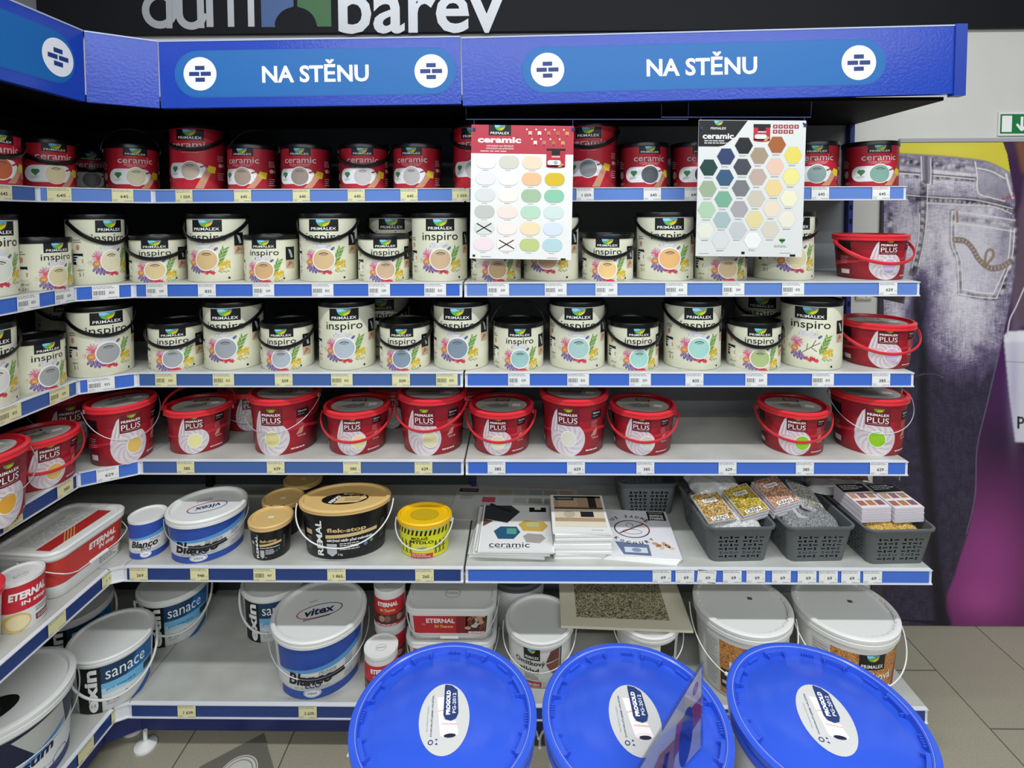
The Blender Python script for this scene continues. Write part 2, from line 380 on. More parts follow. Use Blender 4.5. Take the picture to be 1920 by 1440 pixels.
def art_inspiro(big, branch=False):
    A = Art()
    if big:
        logo(A, 0, .188, .088, .036); A.text('inspiro', 0, .132, .112, BLACK, h=.030, bold=.002); cy, s = .068, .030
        side_info(A, -.085, .062, True); side_photo(A, .078, .082); A.rect(.058, .064, .008, .014, BLACK)
    else:
        logo(A, 0, .128, .072, .027); A.text('inspiro', 0, .086, .086, BLACK, h=.022, bold=.002); cy, s = .036, .0265
        side_info(A, -.078, .036, False); side_photo(A, .064, .038); A.rect(.055, .060, .006, .011, BLACK)
    floral(A, 0, cy, s, 0, branch)
    if not branch: A.ell(0, cy, s * 1.12, s * 1.12, WHITE, 5, n=32)
    return A, cy, s
def art_ceramic(big):
    A = Art(); o = .055 if big else 0
    logo(A, 0, .188 if big else .128, .082 if big else .068, .034 if big else .024)
    A.text('ceramic', 0, .140 if big else .090, .122 if big else .100, K('e4dcdc'), h=.018, bold=.004)
    A.text('EXTRA ČISTITELNÝ', 0, .124 if big else .077, .064, K('e8c9cc'), L=1); A.text('ODOLNÝ PROTI SKVRNÁM', 0, .117 if big else .0715, .05, K('e8c9cc'), L=1)
    cy = .060 if big else .040; s = .0265
    A.pill(-.078, .045, cy - .024, cy + .024, K('e4e6ea')); A.ell(0, cy, s * 1.12, s * 1.12, K('f2f2f2'), 1, n=32)
    x, y = -.05, cy + .004
    A.ell(x - .004, y + .003, .0065, .006, K('3d7a45'), 2); A.ell(x + .004, y + .003, .0065, .006, K('3d7a45'), 2)
    A.poly([(x - .0095, y + .001), (x, y - .011), (x + .0095, y + .001), (x, y + .004)], K('3d7a45'), 2); A.lines(x - .012, x + .012, y - .018, y - .011, 2, K('7aa07a'), 2)
    A.poly([(.012, 0.003), (.036, .003), (.058, cy - .008), (.064, cy + .008), (.046, cy + .01), (.034, cy - .014)], K('c99070'), 2)
    A.poly([(.046, cy + .004), (.052, cy + .017), (.074, cy + .012), (.07, cy - .008), (.056, cy - .006)], K('d9c02e'), 3)
    A.poly([(.028, cy + .008), (.05, cy + .016), (.048, cy + .020), (.026, cy + .012)], K('9a3038'), 2)
    A.lines(.080, .105, cy + .03, cy + .05, 4, K('d9a9ac')); A.ell(.09, cy + .018, .008, .006, K('c9b0a0'), 0); A.ell(.102, cy + .018, .005, .006, K('b05050'), 0)
    A.lines(.080, .105, cy - .03, cy - .004, 4, K('d9a9ac'))
    A.ell(-.098, cy, .009, .012, K('a08a84'), 0); A.lines(-.112, -.088, cy + .02, cy + .045, 4, K('b09090')); A.text('2,5 l' if not big else '5 l', -.094, cy - .028, .016, K('c9b0b0'), L=0)
    return A, cy, s
def art_plus(big, ushift=0):
    A = Art(); k = 1 if big else .82; v0 = .052 if big else .042
    dk = K('6d1220'); A.poly([(-.2, .12 * k), (.22, .1 * k), (.22, .14 * k), (.05, .165 * k), (-.2, .15 * k)], K('8e1725'), 0)
    A.poly([(-.2, .04 * k), (-.05, .07 * k), (.12, .075 * k), (.22, .05 * k), (.22, .062 * k), (.1, .088 * k), (-.2, .06 * k)], K('c52b3a'), 0)
    c0, c1 = K('dcd2d6'), K('c6b5bf')
    A.ell(-.004, v0, .061 * k, .056 * k if big else .05 * k, c0, 1, n=40)
    A.poly([(-.065 * k, v0), (-.064 * k, v0 + .02), (-.055 * k, .105 * k), (-.042 * k, .135 * k), (-.03 * k, .146 * k), (-.028 * k, v0)], c0, 1)
    for i in range(22):                    # shell swirl
        a = i * 2 * pi / 22; P = []
        for j in range(6): r = (.02 + .033 * j / 5) * k; t = a + .17 * j; P.append((-.004 + r * cos(t), v0 + .92 * r * sin(t)))
        A.pline(P, .0022 * k, c1 if i % 2 else K('efe7e6'), 2)
    for i in range(5): A.line((-.06 * k + .007 * k * i, v0 + .02), (-.045 * k + .004 * k * i, .12 * k), .0028, c1 if i % 2 else K('efe8ea'), 2)
    A.rect(-.034 * k, .036 * k, .094 * k, .147 * k, dk, 3)
    r = .014 * k; cy = .147 * k
    A.poly([(r * cos(radians(a)) + .002, cy + r * .8 * sin(radians(a))) for a in range(180, 361, 18)], K('5f9a30'), 4); A.ell(.004, cy - .006 * k, .008 * k, .003 * k, K('c9b32a'), 5)
    A.text('PRIMALEX', .001, .128 * k, .060 * k, WHITE, h=.0075 * k, L=4, bold=.03); A.text('PLUS', .001, .111 * k, .060 * k, WHITE, h=.017 * k, L=4); A.rect(-.028 * k, .03 * k, .0985 * k, .0998 * k, K('c9a0a0'), 4)
    A.rect(.078 * k, .118 * k, .112 * k, .138 * k, BLACK, 3); A.text('Výborná', .096 * k, .130 * k, .03 * k, WHITE, L=4); A.text('kryvost', .093 * k, .121 * k, .022 * k, K('d0a0a0'), L=4)
    A.lines(.078 * k, .104 * k, .086 * k, .108 * k, 5, K('d88a90'), 3); A.poly([(.076 * k, .058 * k), (.09 * k, .078 * k), (.104 * k, .082 * k), (.098 * k, .06 * k)], K('c98a78'), 3)
    A.text('Výhoda', .096 * k, .052 * k, .03 * k, K('e8c0c4'), L=3); A.lines(.06 * k, .118 * k, .012 * k, .02 * k, 1, K('e8c0c4'), 3, .6)
    A.rect(-.15, -.108, .02 * k, .05 * k, K('7a1020'), 1); A.rect(-.145, -.112, .018 * k, .034 * k, K('d9d0d0'), 2); A.lines(-.145, -.112, .055 * k, .085 * k, 5, K('c98890'), 2); A.rect(-.16, -.105, .1 * k, .14 * k, BLACK, 1)
    return A, v0, (.0235 if big else .0215)

# ------------------------------------------------------------------ handles and lids
def handle_mesh(name, R, zp, state, m, r1=.0016, r2=None, e=.006, Ry=None, grip=None, drop=.05, back=False):
    b = MB(); P = []; a = R + e; bb = (Ry or R) + e; n = 36
    for i in range(n + 1):
        t = pi * i / n; x = a * cos(t)
        if state == 'droop': P.append((x, (1 if back else -1) * bb * sin(t) ** .85, zp - drop * sin(t)))
        elif state == 'up': P.append((x, .012 * sin(t), zp + a * .92 * sin(t)))
        elif state == 'lean': P.append((x, .70 * a * sin(t), zp + .012 + a * .5 * sin(t) ** .8))
    b.tube(P, r1, m, 8, r2)
    for sg in (-1, 1): b.box(sg * (R + .0005) - .003, sg * (R + .0005) + .003, -.006, .006, zp - .006, zp + .006, m)
    if grip:
        mid = P[n // 2 - 5:n // 2 + 6]; b.tube(mid, .0055, grip, 10)
    return b.mesh(name, True, 50)
def lid_tin(V, m):                       # press-on black lid with rim and sunk centre
    H = V.H; b = MB()
    b.loft([V.ring(H - .012, 1, .0008), V.ring(H - .012, 1, .0022), V.ring(H - .002, 1, .0022), V.ring(H + .002, 1, .001), V.ring(H + .002, .95), V.ring(H - .004, .93), V.ring(H - .004, .80), V.ring(H - .001, .78), V.ring(H - .001, .1)], m, False, True)
    return b.mesh('lid', True, 40)
def lid_bucket(V, m, rim=.016, out=.004, lip=.004, sunk=.008, m2=None, teeth=0):
    H = V.H; V.lz = lip - sunk; b = MB()
    b.loft([V.ring(H - rim, 1, .0008), V.ring(H - rim, 1, out), V.ring(H - rim * .55, 1, out), V.ring(H - rim * .5, 1, out * .6), V.ring(H - rim * .35, 1, out * .6), V.ring(H - rim * .3, 1, out),
            V.ring(H, 1, out), V.ring(H + lip, 1, out * .3), V.ring(H + lip, .955)], m, False, False)
    b.loft([V.ring(H + lip, .955), V.ring(H + lip - sunk, .93), V.ring(H + lip - sunk, .5), V.ring(H + lip - sunk, .05)], m2 or m, False, True)
    for i in range(teeth):
        n = len(V.P); j = int(i * n / teeth); (x, y) = V.P[j]; (x1, y1) = V.P[(j + 1) % n]; T = Matrix.Translation((x * .945, y * .945, H)) @ Matrix.Rotation(atan2(y1 - y, x1 - x), 4, 'Z')
        b.box(-.006, .006, -.0025, .0025, -.004, lip - .001, m, T)
    return b.mesh('lid', True, 40)

# ------------------------------------------------------------------ vessel kinds (meshes are cached, objects are made one per thing)
CACHE = {}
def cached(key, fn):
    if key not in CACHE: CACHE[key] = fn()
    return CACHE[key]
SWM = {}
def swatch_mat(h): return mat('swatch_' + h, h, .42)
def can(kind, big, state, swatch, loc, rz, label, group, cat='paint can', drop=.052, name='paint_tin'):
    R, H = (.0855, .203) if big else (.078, .139)
    V = cached(('v', big), lambda: Vessel(outline('ell', R, N=96), H))
    key = (kind, big)
    def mk():
        A, cy, s = art_inspiro(big, kind == 'branch') if kind != 'ceramic' else art_ceramic(big)
        B = Art(); B.ell(0, cy, s, s, WHITE, 0, n=32)
        B2 = Art(); B2.text('odstín', 0, cy + s * .66, s * .8, BLACK, L=7); 
        A.text('· · · · · ·', 0, cy + s * .72, s * .1, BLACK, L=5) if False else None
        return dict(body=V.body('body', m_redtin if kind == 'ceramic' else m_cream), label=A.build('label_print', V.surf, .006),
                    sw=None if kind == 'branch' else B.build('colour_swatch', V.surf, .006, base=.0019), lid=lid_tin(V, m_blackpl),
                    swt=None if kind == 'branch' else (lambda C: (C.ring(0, cy, s * .62, s * .62, s * .09, K('55564f'), 0, 50, 130, 10), C.ring(0, cy, s * .45, s * .45, s * .07, K('7a7b74'), 0, 60, 120, 6), C)[-1])(Art()).build('shade_name', V.surf, .006, base=.0023))
    D = cached(key, mk)
    root = ob(name, None, None, loc, rz); tag(root, label, cat, group)
    root.empty_display_size = .02
    ob('body', D['body'], root); ob('lid', D['lid'], root); l = ob('label_print', D['label'], root)
    if D['sw']:
        s = ob('colour_swatch', D['sw'], root); s.material_slots[0].link = 'OBJECT'; s.material_slots[0].material = swatch_mat(swatch)
        ob('shade_name', D['swt'], s)
    if state:
        h = cached(('h', big, state, drop), lambda: handle_mesh('handle', R, H - .018, state, m_blackpl, .0034 if state == 'droop' else .0017, .0074 if state == 'droop' else .003, drop=drop))
        ob('handle', h, root)
    return root
def plus_bucket(big, state, swatch, loc, rz, label, group, usw=0):
    R, H = (.108, .174) if big else (.102, .133)
    V = cached(('pv', big), lambda: Vessel(outline('ell', R * .965, N=96), H, .88))
    def mk():
        A, cy, s = art_plus(big); T = Art()
        T.ell(0, 0, R * .8, R * .66, K('adaca4'), 0, n=36); T.rect(-R * .22, R * .22, R * .3, R * .55, K('6d1220'), 1); T.text('PRIMALEX', 0, R * .47, R * .38, WHITE, L=2, bold=.03); T.text('PLUS', 0, R * .37, R * .3, WHITE, L=2)
        T.poly([(-R * .5, -R * .1), (-R * .1, R * .1), (0, 0), (R * .2, R * .15), (R * .25, -R * .2), (-R * .2, -R * .3)], K('77756c'), 1); T.lines(-R * .6, R * .6, -R * .4, -R * .1, 4, K('8a887f'), 2); T.rect(R * .35, R * .6, -R * .1, R * .1, K('eceadf'), 1)
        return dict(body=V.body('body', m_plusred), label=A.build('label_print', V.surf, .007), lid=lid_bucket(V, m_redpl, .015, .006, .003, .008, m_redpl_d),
                    st=T.build('lid_sticker', lambda u, v, o: (u, v, V.H - .005 + o)), cy=cy, s=s)
    D = cached(('plus', big), mk)
    def sw():
        B = Art(); B.ell(usw, D['cy'], D['s'] * 1.13, D['s'] * 1.13, WHITE, 0, n=32); w = B.build('swatch_ring', V.surf, .007, base=.0019)
        C = Art(); C.ell(usw, D['cy'], D['s'], D['s'], WHITE, 0, n=32); return w, C.build('colour_swatch', V.surf, .007, base=.0022)
    wr, sm = cached(('plusw', big, usw), sw)
    root = ob('paint_bucket', None, None, loc, rz); tag(root, label, 'paint bucket', group)
    ob('body', D['body'], root); l = ob('lid', D['lid'], root); ob('lid_sticker', D['st'], l); lp = ob('label_print', D['label'], root); ob('swatch_ring', wr, lp)
    s = ob('colour_swatch', sm, root); s.material_slots[0].link = 'OBJECT'; s.material_slots[0].material = swatch_mat(swatch)
    if state:
        kind, mt = state
        if mt == 'red': h = cached(('ph', big, kind), lambda: handle_mesh('handle', R, H - .022, kind, m_redpl, .0028, .0062, e=.008, drop=.068 if big else .060))
        else: h = cached(('pw', big, kind), lambda: handle_mesh('handle', R, H - .012, kind, m_wire, .0014, None, e=.008, drop=.085))
        ob('handle', h, root)
    return root

# ------------------------------------------------------------------ shelf geometry
Z1, Z2, Z3, Z4, Z5, ZB = 1.6646, 1.3823, 1.1139, .8475, .5696, .1586
YF = {1: .081, 2: 0, 3: 0, 4: 0, 5: -.078, 6: -.078}
ZS = {1: Z1, 2: Z2, 3: Z3, 4: Z4, 5: Z5, 6: ZB}
XL = {1: -.165, 2: -.107, 3: -.107, 4: -.107, 5: -.019, 6: -.019}
YC = {1: -.115, 2: -.074, 3: -.074, 4: -.085, 5: -.095, 6: -.098}      # where the left run's edge turns into the corner
X0 = {1: .032, 2: .020, 3: .020, 4: .022, 5: .020, 6: .020}
XD = {1: 1.0, 2: 1.0, 3: 1.0, 4: 1.0, 5: 1.005, 6: 1.005}
XE = {1: 2.345, 2: 2.335, 3: 2.325, 4: 2.315, 5: 2.335, 6: 2.335}
YB = .41; XB = -.48; LEND = -1.15
rowname = {1: 'top', 2: 'second', 3: 'third', 4: 'fourth', 5: 'fifth', 6: 'bottom'}

def rail(p0, p1, z, ins, parent, end_insert=True, insert=True):
    """white rail with coloured insert along the front edge from p0 to p1 (front on the right-hand side seen walking p0->p1)"""
    d = Vector((p1[0] - p0[0], p1[1] - p0[1], 0)); L = d.length; T = Matrix.Translation((p0[0], p0[1], 0)) @ Matrix.Rotation(atan2(d.y, d.x), 4, 'Z')
    b = MB(); b.box(0, L, -.004, .004, z - .043, z - .0004, m_railw, T)
    if insert: b.box(.008, L - .008, -.0055, -.003, z - .0385, z - .0035, ins, T)
    b.box(0, L, -.008, -.004, z - .043, z - .0395, m_railw, T); b.box(0, L, -.008, -.004, z - .0030, z - .0004, m_railw, T)
    return ob('price_rail', b.mesh('price_rail'), parent)
def shelf_part(poly, row, parent, fronts, ins, insert=True):
    z = ZS[row]; b = MB(); b.prism(poly, z - .028, z, m_shelf)
    o = ob('shelf', b.mesh('shelf'))
    tag(o, f'white {rowname[row]} shelf board with blue price rail, ' + {'U1': 'narrow back bay', 'U2': 'wide right-hand bay', 'U3': 'left side shelving', 'U4': 'angled corner piece'}[parent], 'shelf', 'shelf boards of ' + {'U1': 'the narrow back bay', 'U2': 'the wide right-hand bay', 'U3': 'the left side shelving', 'U4': 'the corner'}[parent])
    for p0, p1 in fronts: rail(p0, p1, z, ins, o, insert=insert)
    return o

def unit(name, label): r = ob(name, None); tag(r, label, 'shelving unit'); return r
U1 = unit('shelving_unit', 'narrower bay of the back shelving, between the corner and the hanging red colour chart')
U2 = unit('shelving_unit', 'wide right-hand bay of the back shelving ending beside the jeans mural')
U3 = unit('shelving_unit', 'left side shelving running toward the viewer at the photo edge')
U4 = unit('corner_shelving_unit', 'corner shelving with angled shelf fronts joining the left side and back rows')
g = .003
for r in range(1, 7):
    y = YF[r]; f2 = .004
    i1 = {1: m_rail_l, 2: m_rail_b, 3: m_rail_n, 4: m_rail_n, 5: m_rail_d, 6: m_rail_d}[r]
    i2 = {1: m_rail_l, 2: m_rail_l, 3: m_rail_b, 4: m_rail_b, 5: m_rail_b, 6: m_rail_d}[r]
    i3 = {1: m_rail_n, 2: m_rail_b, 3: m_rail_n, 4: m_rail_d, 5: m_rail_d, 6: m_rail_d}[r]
    a, d, e = X0[r], XD[r], XE[r]
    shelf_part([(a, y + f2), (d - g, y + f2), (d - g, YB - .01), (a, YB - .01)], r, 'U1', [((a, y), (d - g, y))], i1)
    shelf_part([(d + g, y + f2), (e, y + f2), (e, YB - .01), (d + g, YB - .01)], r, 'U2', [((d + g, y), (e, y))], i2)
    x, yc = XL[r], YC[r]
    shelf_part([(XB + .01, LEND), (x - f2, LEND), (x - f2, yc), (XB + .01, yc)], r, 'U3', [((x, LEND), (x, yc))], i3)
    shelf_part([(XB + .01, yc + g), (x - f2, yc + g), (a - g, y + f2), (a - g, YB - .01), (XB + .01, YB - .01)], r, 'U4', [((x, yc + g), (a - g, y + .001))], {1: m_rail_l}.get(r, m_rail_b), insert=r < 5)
# back panels, uprights, plinths, feet
def part(name, parent, *boxes):
    b = MB()
    for q in boxes: b.box(*q)
    return ob(name, b.mesh(name), parent)
ZT = 2.02
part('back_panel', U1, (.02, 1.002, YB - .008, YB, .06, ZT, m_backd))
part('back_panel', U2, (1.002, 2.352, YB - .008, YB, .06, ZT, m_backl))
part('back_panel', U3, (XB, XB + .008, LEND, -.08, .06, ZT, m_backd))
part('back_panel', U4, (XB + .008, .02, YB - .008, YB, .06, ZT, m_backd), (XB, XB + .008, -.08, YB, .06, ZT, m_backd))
for z in (.45, .70, .98, 1.25, 1.52, 1.8):        # panel seams: fine raised lips
    part('panel_seam', U1, (.02, 1.0, YB - .0105, YB - .008, z, z + .004, m_backd))
    part('panel_seam', U4, (XB + .008, XB + .0105, -.08, YB - .01, z, z + .004, m_backd))
part('upright', U1, (.985, 1.0, YB - .030, YB - .008, .0, ZT, m_navy))
part('upright', U4, (-.01, .015, YB - .030, YB - .008, .0, ZT, m_blackpl))
for y0 in (.03,): part('upright', U2, (2.355, 2.371, YB - .03, YB, .0, ZT, mat('upright_blue', '26398c', .4)))
# slotted end bracket of the right bay, seen beside the big bucket
for z in (Z2, Z3, Z4, Z5): part('shelf_bracket', U2, (2.308, 2.311, .02, .36, z - .07, z - .0285, m_backl))
bb = MB()
for z in [Z1 - .02 - .05 * i for i in range(28)]: bb.box(2.359, 2.367, YB - .0315, YB - .03, z, z + .018, m_blackpl)
ob('upright_slots', bb.mesh('upright_slots'), U2)
part('plinth', U1, (.03, 1.0, -.05, -.035, .045, ZB - .045, m_navy)); part('plinth', U2, (1.005, 2.30, -.05, -.035, .045, ZB - .045, m_navy))
part('plinth', U3, (-.06, -.045, LEND, -.10, .045, ZB - .045, m_navy))
bp = MB(); bp.prism([(-.058, -.098), (.028, -.048), (.028, -.036), (-.058, -.086)], .045, ZB - .045, m_navy); ob('plinth', bp.mesh('plinth'), U4)
def foot(parent, x, y):
    b = MB(); rg = lambda r, z: [(x + r * cos(t), y + r * sin(t), z) for t in [2 * pi * i / 20 for i in range(20)]]
    b.loft([rg(.030, 0), rg(.030, .006), rg(.010, .016), rg(.006, .018), rg(.006, .05)], m_whitepl); ob('foot', b.mesh('foot', True, 40), parent)
foot(U1, .045, -.055); foot(U3, -.075, -.26); foot(U4, -.03, .0); foot(U2, 1.03, -.04); foot(U2, 2.25, -.04); foot(U1, .9, .2); foot(U2, 2.25, .3)

# ------------------------------------------------------------------ placing things on the shelves
ORD = ['first', 'second', 'third', 'fourth', 'fifth', 'sixth', 'seventh', 'eighth', 'ninth', 'tenth', 'eleventh', 'twelfth', 'thirteenth', 'fourteenth', 'fifteenth', 'sixteenth', 'seventeenth']
def turn(X, Y, R, px, lp, Z):
    phi = atan2(X - CX, Y - CY)
    if lp is None: return 0
    sc_ = FPX / max(.4, (Y - CY)); return -phi + asin(max(-.95, min(.95, (lp - px) / (R * sc_))))
def spot(px, row, R, setb=.014, py=None, lp=None):
    z = ZS[row]
    if py is None:
        Y = YF[row] + setb + R; X = xAt(px, Y, z + .05)
    else:
        P = atZ(px, py, z); d = Vector((P.x - CX, P.y - CY, 0)).normalized(); P = P + d * R; X, Y = P.x, P.y
    return (X, Y, z), turn(X, Y, R, px, lp, z)

CR, CI = 'red paint cans on the top shelf', 'cream floral paint cans'
def cans(kind, row, items, group):
    for it in items:
        px, big, state, sw, lp, desc, pos = it[:7]; kw = it[7] if len(it) > 7 else {}
        R = .0855 if big else .078
        if 'Y' in kw: X_ = xAt(px, kw['Y'], ZS[row] + .07); loc = (X_, kw['Y'], ZS[row]); rz = turn(X_, kw['Y'], R, px, lp, 0)
        else: loc, rz = spot(px, row, R, kw.get('setb', .014), None, lp)
        if kind == 'ceramic': lab = f"{'tall' if big else 'small'} red paint can with {desc} swatch, {pos}"
        else: lab = f"{'tall' if big else 'small'} cream floral paint can, {desc}, {pos}"
        r = can('branch' if sw is None else kind, big, state, sw or 'ffffff', loc, rz, lab, group, drop=kw.get('drop', .060 if big else .050))
        if 'k' in kw: r.scale = (kw['k'], kw['k'], 1)

cans('ceramic', 1, [
    (376, 1, 'droop', 'b8a797', 360, 'taupe pink', 'leftmost tall can on the top shelf'),
    (477, 0, 'up', 'a39080', 457, 'brown grey', 'top shelf, under its raised thin handle'),
    (575, 0, None, '94867a', 563, 'dark brown grey', 'right of the raised handle can'),
    (683, 0, 'droop', 'c5c0be', 680, 'pale grey', 'top shelf, handle in front'),
    (783, 0, None, 'b9b4b2', 772, 'light warm grey', 'second can left of red chart'),
    (900, 1, 'droop', 'bebab8', 888, 'light grey', 'half hidden by the red hanging chart'),
    (1107, 1, 'droop', '85888c', 1103, 'slate grey', 'just right of the red hanging chart'),
    (1205, 0, None, '555a5e', 1218, 'charcoal', 'top shelf, between the two hanging charts'),
    (1304, 0, None, '4a4448', 1318, 'dark', 'left edge of the hexagon chart'),
    (1520, 0, None, '8aa3a0', 1530, 'blue grey', 'partly behind the hexagon chart'),
    (1630, 0, None, '82a89a', 1646, 'sage green', 'rightmost can of the top shelf'),
    (85, 0, 'droop', 'e5d5aa', 101, 'pale yellow', 'in the corner of the top shelf', {'Y': .0, 'k': .92}),
    (172, 0, 'droop', '8a8886', 172, 'grey', 'in deep shade at the back of the corner', {'Y': .27, 'k': .95}),
    (248, 0, 'up', 'cfc8a5', 254, 'beige', 'top shelf corner, thin handle arching above', {'Y': .14, 'k': .95}),
    (-28, 0, 'droop', 'c0623a', -5, 'orange', 'cut by the left photo edge', {'Y': -.19, 'k': .92}),
], CR)
cans('inspiro', 2, [
    (299, 0, 'droop', 'dfc693', 292, 'sand swatch', 'leftmost small can of the back row, second shelf'),
    (411, 1, 'droop', 'dcbb86', 391, 'tan swatch', 'leftmost tall can of the back row, second shelf'),
    (510, 0, None, 'd4ab7b', 496, 'brownish beige swatch', 'second shelf, no handle across its front'),
    (617, 1, 'droop', 'dcbc8e', 608, 'warm beige swatch', 'second shelf below the NA STENU lettering'),
    (720, 0, 'droop', 'd0b190', 723, 'pinkish beige swatch', 'second shelf in front of a shaded can'),
    (825, 1, None, 'd3b48f', 826, 'beige swatch', 'second shelf, left of red chart, full name showing'),
    (930, 0, None, 'cbab80', 933, 'darker beige swatch', 'lower half visible under the red chart', {'setb': .02}),
    (1033, 1, 'droop', 'cfac88', 1027, 'beige swatch', 'top covered by the red chart', {'setb': .02}),
    (1139, 0, 'droop', 'f0cb88', 1139, 'light apricot swatch', 'second shelf, just right of red chart'),
    (1246, 1, 'droop', 'efb97a', 1255, 'peach orange swatch', 'second shelf, left of the hexagon chart'),
    (1350, 0, None, 'e3c89c', 1364, 'cream beige swatch', 'bottom visible under the hexagon chart', {'setb': .02}),
    (1468, 1, 'droop', 'e6d5ac', 1490, 'pale cream swatch', 'right half beside the hexagon chart', {'setb': .02}),
    (741, 1, 'droop', 'b0a090', 735, 'shaded', 'standing behind the small pinkish beige can', {'setb': .185}),
    (181, 1, 'droop', 'e8debc', 207, 'ivory swatch', 'on the angled corner of the second shelf', {'Y': .025, 'drop': .065, 'k': .84}),
    (75, 0, None, 'ddcfa6', 104, 'cream swatch', 'second shelf, leftmost whole small can', {'Y': -.105, 'k': .9}),
    (-40, 1, None, 'dfe0d0', -8, 'grey white swatch', 'second shelf, cut by left photo edge', {'Y': -.255, 'k': .9}),
], CI)
cans('inspiro', 3, [
    (333, 0, 'droop', 'a5aaad', 325, 'grey swatch', 'leftmost small can of back row, third shelf'),
    (440, 1, 'droop', 'a3a6ad', 425, 'mauve grey swatch', 'leftmost tall can of back row, third shelf'),
    (540, 0, 'droop', 'afb7bd', 528, 'light grey swatch', 'third shelf, second small can of back row'),
    (652, 1, None, 'b6c1c9', 646, 'pale blue grey swatch', 'third shelf, no handle across its front'),
    (760, 0, 'droop', '8698a6', 753, 'steel blue swatch', 'on the third shelf'),
    (865, 1, 'droop', '8597a4', 858, 'steel blue swatch', 'third shelf, left of bay joint'),
    (972, 0, 'up', '9fc8c2', 975, 'aqua swatch', 'thin handle raised, third shelf'),
    (1082, 1, 'droop', 'add0ca', 1085, 'pale aqua swatch', 'third shelf beside raised handle can'),
    (1186, 0, 'droop', 'a6d8ca', 1198, 'mint swatch', 'on the third shelf'),
    (1297, 1, 'droop', 'aadbcf', 1310, 'mint swatch', 'on the third shelf'),
    (1412, 0, 'droop', 'b0c184', 1424, 'olive green swatch', 'third shelf'),
    (1520, 1, None, None, 1519, 'bare branches, no swatch', 'third shelf beside red bucket'),
    (190, 1, 'droop', 'a6a7a6', 201, 'grey swatch', 'on the angled corner of the third shelf', {'Y': .02, 'drop': .065, 'k': .95}),
    (62, 0, None, 'a2a6a3', 88, 'grey swatch', 'third shelf, leftmost whole small can, lid top showing', {'Y': -.135, 'k': .9}),
    (-44, 1, 'droop', 'dcdcd6', -14, 'white swatch', 'third shelf, cut by left photo edge', {'Y': -.285, 'k': .9}),
    (124, 1, 'droop', 'b0b0a8', 130, 'shaded', 'behind the corner can of the third shelf', {'Y': .24, 'k': .92}),
    (722, 1, 'droop', 'a0a8a8', 715, 'shaded', 'at the back between blue swatch cans', {'setb': .185}),
    (1428, 1, 'droop', 'a0a8a8', 1428, 'shaded', 'at the back behind the olive swatch can', {'setb': .205}),
], CI)
GP = 'crimson plastic paint buckets'
def pb(row, px, big, state, sw, lp, lab, usw=0, **kw):
    R = .108 if big else .102
    if 'Y' in kw: X_ = xAt(px, kw['Y'], ZS[row] + .07); loc = (X_, kw['Y'], ZS[row]); rz = turn(X_, kw['Y'], R, px, lp, 0)
    else: loc, rz = spot(px, row, R, kw.get('setb', .012), None, lp)
    r = plus_bucket(big, state, sw, loc, rz, lab, GP, usw)
    if 'k' in kw: r.scale = (kw['k'], kw['k'], 1)
DR, UP, WR = ('droop', 'red'), ('up', 'red'), ('droop', 'wire')
pb(4, 375, 0, ('lean', 'red'), 'efe8a2', 364, 'small crimson paint bucket with pale yellow swatch, handle tipped back, fourth shelf', .002, setb=.014, k=.95)
pb(4, 537, 1, WR, 'e8de98', 509, 'large crimson paint bucket, yellow swatch, wire handle, left of middle on fourth shelf', .002)
pb(4, 671, 0, DR, 'e8e2a8', 660, 'small crimson paint bucket with light yellow swatch and red handle, between two large ones', .02)
pb(4, 812, 1, DR, 'e6dfae', 794, 'large crimson paint bucket with hanging red handle, left of the bay joint', .02)
pb(4, 940, 0, DR, 'e6e1bd', 933, 'small crimson paint bucket with ivory swatch, right of the bay joint', 0)
pb(4, 1076, 1, None, 'e5e2cf', 1064, 'large crimson paint bucket, ivory swatch, no handle in front, fourth shelf', .002)
pb(4, 1204, 0, DR, 'd8d5cc', 1202, 'small crimson paint bucket with grey white swatch, left of the empty shelf space', .02)
pb(4, 1485, 0, DR, '93cc24', 1493, 'small crimson paint bucket with bright green swatch, red handle', .018)
pb(4, 1626, 1, WR, '97cf26', 1643, 'large crimson paint bucket with bright green swatch, wire handle, end of fourth shelf', 0)
pb(2, 1630, 0, DR, 'cdb9da', 1661, 'crimson paint bucket with lilac swatch at right end of second shelf', .004)
pb(3, 1642, 0, DR, 'd2badd', 1662, 'crimson paint bucket with lilac swatch at right end of third shelf', .012)
pb(4, 229, 1, WR, 'edc86c', 246, 'large crimson paint bucket with orange yellow swatch in the shelf corner', .012, Y=.03, k=.85)
pb(4, 125, 1, WR, 'e3d47e', 131, 'large crimson paint bucket in shade behind the small one, left corner', .012, Y=.10, k=.9)
pb(4, 72, 0, DR, 'e6c672', 91, 'small crimson paint bucket, amber swatch, red handle, left side shelf', .012, Y=-.13, k=.9)
pb(4, -42, 1, WR, 'efae38', 8, 'large crimson paint bucket cut by left photo edge, fourth shelf', 0, Y=-.335, k=.9)
pb(4, 471, 0, WR, 'd8d0c0', 471, 'shaded crimson bucket behind the handle of the leftmost small one', 0, setb=.195)
pb(4, 738, 0, None, 'd8d0c0', 735, 'shaded crimson bucket at the back between two front buckets', 0, setb=.205, k=.84)
pb(4, 880, 0, None, 'd8d0c0', 880, 'shaded crimson bucket at the back right of the bay joint', 0, setb=.205, k=.84)

